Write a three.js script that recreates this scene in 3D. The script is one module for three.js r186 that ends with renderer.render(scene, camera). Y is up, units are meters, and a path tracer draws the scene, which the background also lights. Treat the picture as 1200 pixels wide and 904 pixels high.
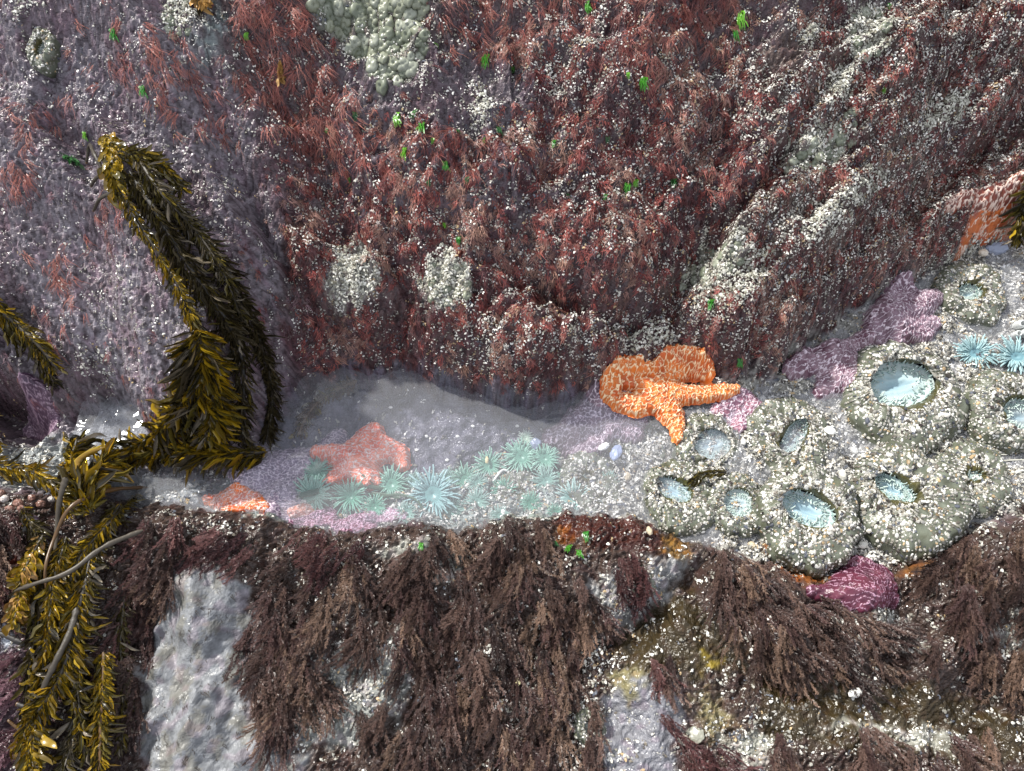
import * as THREE from 'three';
import { mergeGeometries } from 'three/addons/utils/BufferGeometryUtils.js';
import { createNoise2D, createNoise3D } from 'simplex-noise';

// ---------------------------------------------------------------- camera, sky, sun, exposure
const scene = new THREE.Scene();
const PITCH = 62 * Math.PI / 180, DIST = 1.2;
const AIM = new THREE.Vector3(0, 0.03, -0.10);
const camera = new THREE.PerspectiveCamera(50, 1200 / 904, 0.05, 60);
camera.position.set(AIM.x, AIM.y + DIST * Math.sin(PITCH), AIM.z + DIST * Math.cos(PITCH));
camera.lookAt(AIM);
camera.updateMatrixWorld(true);

const renderer = new THREE.WebGLRenderer();
renderer.toneMapping = THREE.LinearToneMapping;
renderer.toneMappingExposure = 1.4;
renderer.shadowMap.enabled = true;

const SUN_DIR = new THREE.Vector3(-0.54, 0.76, -0.44).normalize();
const sun = new THREE.DirectionalLight(new THREE.Color(1.0, 0.965, 0.90), 4.6);
sun.position.copy(SUN_DIR).multiplyScalar(5);
sun.castShadow = true;
sun.shadow.radius = 4;
sun.shadow.mapSize.set(4096, 4096);
Object.assign(sun.shadow.camera, { left: -1.6, right: 1.6, top: 1.6, bottom: -1.6, near: 0.5, far: 12 });
scene.add(sun, sun.target);

// ---------------------------------------------------------------- random numbers and noise
function mulberry(a) { return () => { a |= 0; a = a + 0x6D2B79F5 | 0; let t = Math.imul(a ^ a >>> 15, 1 | a); t = t + Math.imul(t ^ t >>> 7, 61 | t) ^ t; return ((t ^ t >>> 14) >>> 0) / 4294967296; }; }
const N1 = createNoise2D(mulberry(11)), N2 = createNoise2D(mulberry(22)), N3 = createNoise2D(mulberry(33)), N4 = createNoise2D(mulberry(44));
const N3D = createNoise3D(mulberry(55));
const H1 = (i, j, k) => { let h = Math.imul(i, 374761393) ^ Math.imul(j, 668265263) ^ Math.imul(k, 2147483647 ^ 0x5bd1e995); h = Math.imul(h ^ h >>> 13, 1274126177); return ((h ^ h >>> 16) >>> 0) / 4294967296; };
function cells(x, y) { const i0 = Math.floor(x), j0 = Math.floor(y); let a = 9, b = 9; for (let j = j0 - 1; j <= j0 + 1; j++) for (let i = i0 - 1; i <= i0 + 1; i++) { const d = Math.hypot(i + 0.1 + 0.8 * H1(i, j, 1) - x, j + 0.1 + 0.8 * H1(i, j, 2) - y); if (d < a) { b = a; a = d; } else if (d < b) b = d; } return [a, b]; }
const clamp = (x, a = 0, b = 1) => x < a ? a : x > b ? b : x;
const lerp = (a, b, t) => a + (b - a) * t;
const sstep = (a, b, x) => { const t = clamp((x - a) / (b - a)); return t * t * (3 - 2 * t); };
const col = (r, g, b, k = 0.78) => new THREE.Color(r / 255, g / 255, b / 255).convertSRGBToLinear().multiplyScalar(k);   // base colour from an sRGB reading

{ // hazy bright sky: air and thin high cloud
  const W = 256, H = 128, d = new Float32Array(W * H * 4);
  for (let j = 0; j < H; j++) for (let i = 0; i < W; i++) {
    const el = (j + 0.5) / H * Math.PI - Math.PI / 2, az = (i + 0.5) / W * 2 * Math.PI - Math.PI;
    const x = Math.cos(el) * Math.cos(az), y = Math.sin(el), z = Math.cos(el) * Math.sin(az);
    const cl = 0.5 + 0.5 * (0.6 * N3D(x * 1.6, y * 2.6, z * 1.6) + 0.4 * N3D(x * 4, y * 6, z * 4));
    const s = Math.max(0, x * SUN_DIR.x + y * SUN_DIR.y + z * SUN_DIR.z);
    const glow = 0.6 * Math.pow(s, 8) + 0.2 * Math.pow(s, 2);
    const c = sstep(0.2, 0.85, cl) * 0.7;
    const o = (j * W + i) * 4;
    d[o] = lerp(0.54, 0.76, c) + glow; d[o + 1] = lerp(0.59, 0.76, c) + glow * 0.98; d[o + 2] = lerp(0.70, 0.79, c) + glow * 0.93; d[o + 3] = 1;
  }
  const t = new THREE.DataTexture(d, W, H, THREE.RGBAFormat, THREE.FloatType);
  t.mapping = THREE.EquirectangularReflectionMapping; t.magFilter = THREE.LinearFilter; t.wrapS = THREE.RepeatWrapping; t.needsUpdate = true;
  scene.background = t; scene.environment = t;
}

// ---------------------------------------------------------------- naming helpers
const names = {};
function numbered(n) { const k = names[n] = (names[n] ?? -1) + 1; return k ? `${n}_${String(k).padStart(3, '0')}` : n; }
function shade(o) { o.traverse(c => { if (c.isMesh) { c.castShadow = c.receiveShadow = true; } }); return o; }
function thing(name, label, category, group) { const g = new THREE.Group(); g.name = numbered(name); g.userData = { label, category }; if (group) g.userData.group = group; scene.add(g); return g; }
function part(name, geo, mat, parent) { const m = new THREE.Mesh(geo, mat); m.name = name; m.castShadow = m.receiveShadow = true; (parent || scene).add(m); return m; }
function structure(name, geo, mat, label) { const m = part(numbered(name), geo, mat); m.userData = { kind: 'structure', label }; return m; }
function stuffObj(mesh, name, label, category, parent) { mesh.name = parent ? name : numbered(name); mesh.userData = { kind: 'stuff' }; if (!parent) Object.assign(mesh.userData, { label, category }); mesh.castShadow = mesh.receiveShadow = true; (parent || scene).add(mesh); return mesh; }

// ---------------------------------------------------------------- photograph pixel -> direction -> point on the ground it touches
const _f = Math.tan(25 * Math.PI / 180), _v = new THREE.Vector3();
function rayDir(px, py) { return new THREE.Vector3((px - 600) / 452 * _f, (452 - py) / 452 * _f, -1).applyQuaternion(camera.quaternion).normalize(); }
function onLevel(px, py, y = 0) { const d = rayDir(px, py), t = (y - camera.position.y) / d.y; return d.multiplyScalar(t).add(camera.position); }
// ---------------------------------------------------------------- the ground: rock face, pool bed, rock shelf
function shoreline(pts) {   // waterline as z over x, traced where rock meets water
  const w = pts.map(([x, y]) => { const p = onLevel(x, y, 0); return [p.x, p.z]; }).sort((a, b) => a[0] - b[0]);
  return x => {
    if (x <= w[0][0]) return w[0][1];
    for (let i = 1; i < w.length; i++) if (x < w[i][0]) { const t = (x - w[i - 1][0]) / (w[i][0] - w[i - 1][0]); return lerp(w[i - 1][1], w[i][1], t * t * (3 - 2 * t)); }
    return w[w.length - 1][1];
  };
}
const zU0 = shoreline([[-300, 430], [-60, 450], [0, 460], [60, 478], [100, 478], [140, 466], [160, 480], [178, 508], [190, 535], [240, 545], [300, 520], [335, 470], [360, 440], [400, 432], [445, 442], [480, 434], [520, 452], [560, 462], [600, 474], [625, 476], [655, 466], [690, 458], [730, 446], [790, 440], [850, 448], [905, 440], [930, 420], [960, 392], [1000, 362], [1050, 342], [1100, 314], [1150, 290], [1200, 268], [1500, 200]]);
const zL0 = shoreline([[-300, 600], [0, 572], [60, 574], [120, 575], [180, 590], [250, 599], [320, 604], [350, 618], [400, 626], [440, 618], [490, 610], [540, 622], [560, 618], [600, 606], [650, 602], [700, 600], [745, 608], [800, 632], [860, 650], [900, 664], [960, 676], [1040, 672], [1080, 655], [1130, 620], [1170, 606], [1200, 598], [1500, 560]]);
const zU = x => zU0(x) + 0.007 * N1(x * 22, 3.1) + 0.004 * N1(x * 60, 9.1);
const zL = x => zL0(x) + 0.006 * N1(x * 25, 33.1) + 0.003 * N1(x * 70, 19.1);
const zUsmooth = (() => { const t = new Float32Array(801); for (let i = 0; i <= 800; i++) { let a = 0, w = 0; for (let k = -40; k <= 40; k++) { const g = Math.exp(-k * k / 400); a += g * zU0(-2 + (i + k) * 0.005); w += g; } t[i] = a / w; } return x => { const f = clamp((x + 2) / 0.005, 0, 799.9), i = f | 0; return lerp(t[i], t[i + 1], f - i); }; })();
const zUat = (x, z) => { const s = zUsmooth(x); return lerp(zU(x), s, sstep(0.03, 0.22, Math.min(s, zU(x)) - z)); };   // higher up the face the waterline's bends no longer show
const pxX = px => (px - 600) * 0.00124;      // rough metres across for a photo column at the pool
const smax = (a, b, k) => { const h = clamp(0.5 + 0.5 * (a - b) / k); return lerp(b, a, h) + k * h * (1 - h); };
const seg = (x, z, ax, az, bx, bz) => { const dx = bx - ax, dz = bz - az, t = clamp(((x - ax) * dx + (z - az) * dz) / (dx * dx + dz * dz)); return Math.hypot(x - ax - dx * t, z - az - dz * t); };

// world lines for crevices and ledges, filled after the first pass (they are traced on the smooth ground)
const crevices = [];
function flowOf(x) { return x < 0 ? lerp(0.05, 0.45, clamp(-x / 0.7)) : -lerp(0.0, 0.62, clamp(x / 0.6)); }   // sideways lean of gullies and hanging turf
function ground0(x, z) {
  const dU = zUat(x, z) - z, dL = z - zL(x);
  // pool bed: deep in the middle, shallow to the right, a puddle at the left
  let depth = 0.034 * sstep(pxX(270), pxX(400), x) * (1 - sstep(pxX(640), pxX(820), x)) + 0.020 - 0.014 * sstep(pxX(700), pxX(860), x);
  const zm = zL(x) - zU(x), tz = clamp(dU < 0 ? -dU / Math.max(zm, 0.02) : 0);
  depth *= lerp(1.0, 0.42, sstep(0.45, 1.0, tz));
  const bed = -depth + 0.010 * N2(x * 14, z * 14) + 0.004 * N3(x * 40, z * 40);
  const lean = flowOf(x), u = x - lean * (z + 0.1);
  const up = dU <= 0 ? dU * 7 : 0.075 * (1 - Math.exp(-dU / 0.035)) + 0.70 * dU
    + sstep(0, 0.10, dU) * (0.030 * N1(u * 5.2, z * 2.6 + 4) + 0.021 * N2(u * 12, z * 6.5) + 0.011 * (1 - 2 * Math.abs(N4(u * 21, z * 15))) * sstep(-0.62, -0.2, x));
  const low = dL <= 0 ? dL * 2.6 : 0.034 * (1 - Math.exp(-dL / 0.016)) - 0.22 * Math.max(0, dL - 0.03)
    + sstep(0, 0.05, dL) * (0.020 * N3(x * 7, z * 6) + 0.010 * N1(x * 17 + 5, z * 14));
  return smax(smax(bed, up, 0.010), low, 0.010);
}
let groundM = ground0;
function hit(px, py, f = groundM) {
  const d = rayDir(px, py), c = camera.position; let t = 0.7, p = 0;
  for (; t < 3; t += 0.012) { p = c.y + d.y * t - f(c.x + d.x * t, c.z + d.z * t); if (p < 0) break; }
  let a = t - 0.012, b = t;
  for (let i = 0; i < 12; i++) { const m = (a + b) / 2; if (c.y + d.y * m - f(c.x + d.x * m, c.z + d.z * m) < 0) b = m; else a = m; }
  return d.multiplyScalar(b).add(c);
}
for (const [w, depth, pts] of [
  [0.016, 0.042, [[935, 150], [905, 200], [850, 255], [810, 320], [770, 365], [700, 372], [655, 352]]],
  [0.014, 0.028, [[1180, 150], [1090, 230], [990, 290], [930, 330], [880, 400]]],
  [0.014, 0.026, [[300, 250], [330, 300], [390, 390], [450, 420]]],
  [0.012, 0.026, [[455, 300], [480, 350], [470, 400]]],
  [0.016, 0.022, [[30, 40], [55, 95], [65, 140], [110, 170]]],
  [0.020, 0.020, [[250, 190], [290, 230], [320, 270]]],
  [0.014, 0.026, [[-40, 350], [10, 400], [60, 445], [95, 490]]],
  [0.030, 0.075, [[-60, 440], [0, 470], [30, 500]]], [0.016, 0.050, [[148, 566], [160, 586]]],
  [0.010, 0.012, [[300, 60], [330, 130], [420, 210]]],
  [0.012, 0.014, [[720, 30], [690, 120], [640, 210]]],
  [0.012, 0.014, [[1000, 60], [960, 110], [935, 150]]],
  [0.070, -0.034, [[545, 395], [610, 415], [690, 405]]], [0.045, -0.022, [[900, 350], [860, 395]]], [0.05, -0.022, [[720, 250], [700, 300]]], [0.05, -0.02, [[1080, 200], [1010, 250]]], [0.04, -0.018, [[470, 200], [500, 260]]], [0.05, -0.02, [[800, 60], [770, 150]]], [0.04, -0.018, [[380, 330], [400, 390]]], [0.06, -0.025, [[170, 330], [200, 420]]],
  [0.016, 0.026, [[580, 300], [620, 330], [655, 352]]], [0.014, 0.020, [[860, 120], [800, 200], [760, 230]]],
  [0.020, -0.016, [[840, 400], [870, 380], [910, 370]]],
  [0.020, -0.012, [[800, 310], [840, 300], [880, 285]]],
  // the shelf: step between the pale upper slab and the dark olive face, and gullies
  [0.012, 0.020, [[715, 752], [745, 736], [775, 712], [790, 690], [815, 665]]],
  [0.016, 0.014, [[160, 620], [175, 700], [160, 780], [160, 900]]],
  [0.014, 0.012, [[300, 700], [290, 800], [330, 870]]],
  [0.012, 0.012, [[870, 690], [900, 790], [1000, 830]]],
  [0.020, -0.014, [[215, 680], [240, 760], [225, 850]]],
]) crevices.push([w, depth, pts.map(([a, b]) => { const p = hit(a, b); return [p.x, p.z]; })]);
{
  const cut = crevices.map(([w, d, l]) => { let x0 = 9, x1 = -9, z0 = 9, z1 = -9; for (const [x, z] of l) { x0 = Math.min(x0, x); x1 = Math.max(x1, x); z0 = Math.min(z0, z); z1 = Math.max(z1, z); } return { w, d, l, b: [x0 - 3 * w, x1 + 3 * w, z0 - 3 * w, z1 + 3 * w] }; });
  groundM = (x, z) => {
    let y = ground0(x, z);
    for (const { w, d, l, b } of cut) {
      if (x < b[0] || x > b[1] || z < b[2] || z > b[3]) continue;
      let m = 9; const wx = x + 0.008 * N2(x * 30, z * 30), wz = z + 0.008 * N2(x * 30 + 7, z * 30);
      for (let i = 1; i < l.length; i++) m = Math.min(m, seg(wx, wz, l[i - 1][0], l[i - 1][1], l[i][0], l[i][1]));
      y -= d * Math.exp(-m * m / (w * w));
    }
    return y;
  };
}
const P = (px, py, lift = 0) => { const p = hit(px, py); p.y += lift; return p; };
function normalAt(x, z, e = 0.006) { return new THREE.Vector3(groundM(x - e, z) - groundM(x + e, z), 2 * e, groundM(x, z - e) - groundM(x, z + e)).normalize(); }

// ---------------------------------------------------------------- what grows where: maps in ground metres (x, z), outlines traced in the photograph and laid on the rock
const MX0 = -1.05, MZ0 = -1.15, MW = 1050, MH = 860, MS = 0.002;
function blurred(a, w, h, r, n = 2) {
  let s = a, t = new Float32Array(a.length);
  for (let k = 0; k < n; k++) {
    for (let y = 0; y < h; y++) { let acc = 0; for (let x = -r; x <= r; x++) acc += s[y * w + clamp(x, 0, w - 1)]; for (let x = 0; x < w; x++) { t[y * w + x] = acc / (2 * r + 1); acc += s[y * w + Math.min(x + r + 1, w - 1)] - s[y * w + Math.max(x - r, 0)]; } }
    for (let x = 0; x < w; x++) { let acc = 0; for (let y = -r; y <= r; y++) acc += t[clamp(y, 0, h - 1) * w + x]; for (let y = 0; y < h; y++) { s[y * w + x] = acc / (2 * r + 1); acc += t[Math.min(y + r + 1, h - 1) * w + x] - t[Math.max(y - r, 0) * w + x]; } }
  }
  return s;
}
class GroundMap {
  constructor(bg) { this.c = document.createElement('canvas'); this.c.width = MW; this.c.height = MH; this.g = this.c.getContext('2d'); this.g.fillStyle = bg; this.g.fillRect(0, 0, MW, MH); }
  poly(style, pts) { const g = this.g; g.fillStyle = style; g.beginPath(); pts.forEach(([px, py], i) => { const p = hit(px, py), x = (p.x - MX0) / MS, y = (p.z - MZ0) / MS; i ? g.lineTo(x, y) : g.moveTo(x, y); }); g.fill(); return this; }
  blob(style, px, py, rx, ry, deg = 0) { const pts = [], a = deg * Math.PI / 180; for (let k = 0; k < 20; k++) { const t = k / 20 * 2 * Math.PI, x = rx * Math.cos(t), y = ry * Math.sin(t); pts.push([px + x * Math.cos(a) - y * Math.sin(a), py + x * Math.sin(a) + y * Math.cos(a)]); } return this.poly(style, pts); }
  done(r) { const d = this.g.getImageData(0, 0, MW, MH).data; this.ch = [0, 1, 2].map(k => { const a = new Float32Array(MW * MH); for (let i = 0; i < a.length; i++) a[i] = d[i * 4 + k] / 255; return blurred(a, MW, MH, r); }); return this; }
  at(x, z, k = 0, warp = 0.010) {
    const wx = x + warp * (N2(x * 28, z * 28) + 0.6 * N3(x * 75, z * 75)), wz = z + warp * (N2(x * 28 + 50, z * 28) + 0.6 * N3(x * 75 + 50, z * 75));
    const u = clamp((wx - MX0) / MS, 0, MW - 1.01), v = clamp((wz - MZ0) / MS, 0, MH - 1.01), i = u | 0, j = v | 0, fu = u - i, fv = v - j, a = this.ch[k], o = j * MW + i;
    return lerp(lerp(a[o], a[o + 1], fu), lerp(a[o + MW], a[o + MW + 1], fu), fv);
  }
}
const rgb = (r, g, b) => `rgb(${r},${g},${b})`;
// colour of rock, crust and sand, with sky reflection painted into wet places
const rockMap = new GroundMap(rgb(96, 82, 84))
  .poly(rgb(130, 121, 128), [[-300, -200], [60, -200], [200, 0], [300, 130], [330, 260], [345, 440], [300, 520], [190, 540], [-300, 460]])  // lavender: crust colour plus the sky reflected on wet rock, painted in
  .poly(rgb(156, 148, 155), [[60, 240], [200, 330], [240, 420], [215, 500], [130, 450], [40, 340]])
  .poly(rgb(128, 120, 128), [[0, 0], [60, 0], [200, 140], [140, 200], [0, 180]])
  .poly(rgb(112, 102, 108), [[400, 60], [640, 60], [680, 240], [560, 250], [400, 260]])
  .poly(rgb(98, 78, 78), [[350, 260], [700, 330], [900, 350], [1200, 200], [1200, 290], [920, 430], [620, 480], [350, 440]])
  .poly(rgb(108, 92, 86), [[880, 60], [1300, -60], [1300, 260], [1000, 330], [780, 400], [760, 340], [900, 220]])
  .poly(rgb(140, 142, 128), [[357, -20], [502, -20], [498, 55], [480, 95], [450, 102], [425, 72], [395, 50], [365, 15]])
  .blob(rgb(178, 178, 168), 525, 330, 32, 34).blob(rgb(172, 172, 162), 412, 328, 28, 38).blob(rgb(150, 148, 138), 835, 312, 50, 22, -30)
  .blob(rgb(150, 150, 140), 955, 175, 38, 16, -20).blob(rgb(150, 150, 140), 1018, 38, 26, 30).blob(rgb(130, 140, 140), 245, 30, 22, 40)
  .poly(rgb(104, 92, 98), [[-300, 420], [0, 420], [60, 470], [40, 520], [-300, 560]])
  // pool bed
  .poly(rgb(106, 104, 116), [[345, 445], [400, 432], [480, 434], [560, 462], [625, 476], [690, 458], [700, 500], [560, 590], [480, 600], [340, 600], [300, 560], [330, 500]])  // lavender grey of the sky mirrored on the water, painted on the bed
  .poly(rgb(146, 156, 150), [[270, 540], [380, 530], [480, 560], [560, 545], [640, 520], [720, 500], [720, 600], [600, 620], [480, 610], [380, 625], [250, 600]])
  .poly(rgb(158, 156, 150), [[690, 480], [900, 440], [1000, 360], [1200, 262], [1400, 220], [1400, 620], [1170, 606], [1040, 690], [900, 664], [745, 608], [690, 600]])
  .poly(rgb(150, 151, 154), [[100, 505], [135, 470], [160, 478], [178, 510], [165, 540], [140, 555], [100, 540]])
  .poly(rgb(160, 164, 164), [[-300, 530], [30, 525], [100, 510], [140, 550], [180, 560], [260, 570], [330, 590], [250, 600], [120, 575], [-300, 590]])
  // shelf
  .poly(rgb(74, 60, 54), [[-300, 590], [180, 590], [320, 606], [440, 622], [600, 608], [745, 610], [960, 680], [1130, 622], [1400, 600], [1400, 1200], [-300, 1200]])
  .poly(rgb(92, 74, 80), [[-200, 760], [60, 740], [70, 830], [40, 1000], [-200, 1000]])
  .poly(rgb(136, 138, 141), [[196, 668], [242, 660], [290, 688], [306, 740], [286, 800], [300, 850], [372, 905], [400, 1100], [160, 1100], [166, 830], [168, 740], [185, 720]])
  .poly(rgb(150, 152, 148), [[350, 770], [470, 740], [480, 800], [450, 870], [350, 880]])
  .poly(rgb(158, 158, 150), [[440, 640], [540, 640], [560, 690], [450, 660]])
  .poly(rgb(150, 150, 150), [[680, 680], [770, 660], [820, 640], [800, 680], [760, 725], [710, 752], [690, 740]])
  .poly(rgb(134, 134, 140), [[705, 830], [725, 790], [800, 800], [800, 860], [770, 1000], [700, 1000]])  // pale grey paints the sky reflection of a thin water film
  .poly(rgb(64, 54, 36), [[712, 760], [760, 724], [800, 690], [830, 720], [880, 780], [820, 800], [760, 790]])
  .poly(rgb(62, 52, 34), [[880, 800], [960, 790], [1180, 830], [1260, 870], [1260, 900], [900, 870]])
  .poly(rgb(72, 40, 34), [[650, 600], [745, 608], [800, 640], [760, 650], [700, 640], [650, 622]])
  .poly(rgb(140, 104, 52), [[770, 622], [815, 640], [800, 655], [775, 640]]).blob(rgb(150, 90, 35), 664, 627, 9, 7).blob(rgb(146, 92, 40), 690, 640, 8, 5)
  .blob(rgb(140, 130, 96), 835, 840, 22, 28, -10).blob(rgb(138, 130, 96), 735, 800, 16, 24).blob(rgb(172, 150, 60), 834, 776, 14, 7)
  .poly(rgb(150, 90, 46), [[895, 640], [980, 664], [975, 682], [930, 680]]).poly(rgb(146, 96, 50), [[1055, 672], [1090, 650], [1085, 668], [1060, 680]])
  .blob(rgb(168, 168, 160), 1030, 735, 60, 18, 20).blob(rgb(170, 170, 162), 1180, 740, 40, 20).blob(rgb(160, 160, 150), 1050, 860, 90, 10, 8).blob(rgb(160, 160, 150), 880, 880, 40, 22)
  .blob(rgb(86, 44, 34), 30, 680, 30, 40).blob(rgb(170, 176, 186), 0, 740, 20, 22)
  .done(2);
// r: long rust-red strands, g: maroon turf, b: shell grit
const lifeMap = new GroundMap(rgb(0, 130, 60))
  .poly(rgb(36, 64, 8), [[-300, -200], [60, -200], [220, 0], [300, 130], [330, 260], [345, 440], [300, 520], [190, 540], [-300, 460]])
  .poly(rgb(0, 70, 30), [[80, 160], [330, 130], [345, 440], [260, 480], [150, 430], [60, 300]])
  .poly(rgb(0, 235, 70), [[330, 190], [560, 240], [700, 300], [760, 420], [620, 478], [480, 440], [350, 430]])
  .poly(rgb(0, 235, 90), [[600, -50], [880, -50], [900, 200], [760, 340], [640, 300], [560, 150]])
  .poly(rgb(0, 205, 150), [[860, 60], [1300, -80], [1300, 260], [1000, 330], [900, 430], [770, 410], [760, 340], [880, 220]])
  .blob(rgb(0, 60, 20), 560, 110, 60, 50).blob(rgb(0, 60, 20), 445, 100, 40, 26).blob(rgb(0, 40, 20), 465, 350, 20, 34).blob(rgb(0, 50, 20), 915, 60, 34, 30).blob(rgb(0, 30, 10), 265, 30, 16, 40)
  .blob(rgb(0, 170, 140), 670, 60, 30, 60, 20).blob(rgb(0, 150, 165), 700, 400, 60, 30, -20).blob(rgb(0, 150, 160), 590, 400, 40, 26).blob(rgb(0, 170, 150), 1080, 160, 70, 60, -30).blob(rgb(0, 120, 210), 860, 330, 50, 24, -30).blob(rgb(0, 110, 185), 760, 405, 46, 22, -15).blob(rgb(0, 150, 170), 950, 260, 80, 24, -30)
  .blob(rgb(0, 20, 255), 850, 40, 8, 10).blob(rgb(0, 10, 255), 945, 45, 16, 12).blob(rgb(0, 10, 255), 985, 100, 14, 26, 30).blob(rgb(0, 20, 250), 835, 312, 46, 18, -30).blob(rgb(0, 20, 240), 30, 8, 22, 14).blob(rgb(0, 40, 240), 260, 100, 14, 20, 50).blob(rgb(0, 120, 165), 640, 405, 30, 18).blob(rgb(0, 110, 170), 555, 400, 22, 26).blob(rgb(0, 40, 240), 990, 240, 60, 12, -35).blob(rgb(0, 40, 240), 1110, 130, 40, 12, -30).blob(rgb(0, 40, 255), 525, 330, 32, 34).blob(rgb(0, 40, 255), 412, 328, 28, 38).blob(rgb(0, 20, 255), 955, 175, 38, 18, -20).blob(rgb(0, 20, 255), 1018, 38, 26, 30).blob(rgb(0, 10, 255), 212, 20, 18, 30).blob(rgb(0, 10, 200), 565, 130, 18, 34).blob(rgb(0, 30, 180), 920, 150, 12, 12)
  .blob(rgb(0, 30, 180), 115, 430, 22, 30)
  .poly(rgb(0, 10, 120), [[357, -20], [502, -20], [498, 55], [480, 95], [450, 102], [425, 72], [395, 50], [365, 15]])
  .poly(rgb(220, 130, 40), [[270, -40], [360, -40], [360, 30], [420, 110], [440, 190], [330, 170], [280, 110], [270, 40]])
  .poly(rgb(160, 90, 20), [[120, 60], [200, 40], [260, 90], [280, 180], [180, 150]])
  .poly(rgb(170, 120, 50), [[500, -40], [700, -40], [690, 40], [600, 70], [520, 60]]).poly(rgb(170, 170, 60), [[700, -30], [880, -30], [870, 90], [720, 110]])
  .poly(rgb(150, 180, 50), [[430, 150], [560, 160], [660, 200], [500, 240], [400, 220]])
  .blob(rgb(190, 70, 10), 20, 215, 34, 24, 55).blob(rgb(120, 60, 10), 75, 320, 24, 60, -20).blob(rgb(120, 60, 10), 30, 140, 26, 40).blob(rgb(110, 60, 10), 130, 250, 40, 30)
  // pool bed and shelf
  .poly(rgb(0, 0, 7), [[345, 445], [400, 432], [480, 434], [560, 462], [625, 476], [690, 458], [700, 500], [560, 560], [480, 560], [300, 560], [330, 500]])
  .poly(rgb(0, 0, 120), [[270, 560], [380, 560], [480, 560], [560, 545], [640, 520], [720, 500], [720, 600], [600, 620], [480, 610], [380, 625], [250, 600]])
  .poly(rgb(0, 0, 220), [[690, 500], [830, 470], [930, 440], [1000, 400], [1060, 370], [1100, 310], [1200, 262], [1400, 220], [1400, 620], [1170, 606], [1040, 690], [900, 664], [745, 608], [690, 600]])
  .poly(rgb(0, 0, 100), [[-300, 530], [30, 525], [100, 540], [180, 570], [330, 590], [250, 600], [120, 575], [-300, 590]])
  .poly(rgb(0, 0, 0), [[95, 505], [135, 465], [160, 478], [180, 510], [165, 545], [140, 560], [100, 540]])
  .poly(rgb(0, 0, 80), [[-300, 592], [180, 592], [320, 608], [440, 624], [600, 610], [745, 612], [960, 684], [1130, 626], [1400, 606], [1400, 1200], [-300, 1200]])
  .poly(rgb(0, 0, 9), [[196, 668], [242, 660], [290, 688], [306, 740], [286, 800], [300, 850], [372, 905], [400, 1100], [160, 1100], [166, 830], [168, 740], [185, 720]])
  .blob(rgb(0, 0, 190), 415, 790, 60, 40).blob(rgb(0, 0, 200), 355, 860, 16, 22).blob(rgb(0, 0, 240), 735, 700, 46, 28, -35).blob(rgb(0, 0, 170), 500, 655, 50, 14).blob(rgb(0, 0, 150), 590, 640, 16, 24).blob(rgb(0, 0, 200), 705, 790, 20, 40).blob(rgb(0, 0, 130), 630, 800, 60, 80)
  .blob(rgb(0, 0, 220), 1030, 735, 60, 18, 20).blob(rgb(0, 0, 220), 1180, 740, 40, 20).blob(rgb(0, 0, 200), 1050, 860, 90, 12, 8).blob(rgb(0, 0, 190), 880, 870, 60, 30).blob(rgb(0, 0, 200), 690, 890, 40, 24).blob(rgb(0, 0, 190), 240, 620, 46, 10)
  .done(3);
// ---------------------------------------------------------------- textures shared by materials (grain only)
function grainTexture(size, seed, fn) {
  const d = new Uint8Array(size * size * 4), r = mulberry(seed);
  const layers = [8, 16, 32, 64, 128, 256].map(n => { const a = new Float32Array(n * n); for (let i = 0; i < a.length; i++) a[i] = r(); return [n, a]; });
  const tap = (k, u, v) => { const [n, a] = layers[k]; const x = u * n, y = v * n, i = Math.floor(x), j = Math.floor(y), fx = x - i, fy = y - j, sx = fx * fx * (3 - 2 * fx), sy = fy * fy * (3 - 2 * fy), i1 = (i + 1) % n, j1 = (j + 1) % n; return lerp(lerp(a[(j % n) * n + i % n], a[(j % n) * n + i1], sx), lerp(a[j1 * n + i % n], a[j1 * n + i1], sx), sy); };
  for (let y = 0; y < size; y++) for (let x = 0; x < size; x++) { const v = clamp(fn(k => tap(k, x / size, y / size), r)) * 255, o = (y * size + x) * 4; d[o] = d[o + 1] = d[o + 2] = v; d[o + 3] = 255; }
  const t = new THREE.DataTexture(d, size, size); t.wrapS = t.wrapT = THREE.RepeatWrapping; t.magFilter = THREE.LinearFilter; t.needsUpdate = true; return t;
}
const bumpTex = grainTexture(1024, 5, t => 0.20 * t(1) + 0.2 * t(2) + 0.25 * t(3) + 0.2 * t(4) + 0.15 * t(5));
const roughTex = grainTexture(512, 6, t => 0.55 + 0.9 * (0.4 * t(2) + 0.4 * t(3) + 0.2 * t(5) - 0.5));
const rippleTex = grainTexture(512, 7, t => 0.6 * t(0) + 0.3 * t(1) + 0.1 * t(2));
const tintTex = grainTexture(1024, 8, t => 0.72 + 0.5 * (0.3 * t(2) + 0.3 * t(3) + 0.25 * t(4) + 0.15 * t(5) - 0.35));

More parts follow.
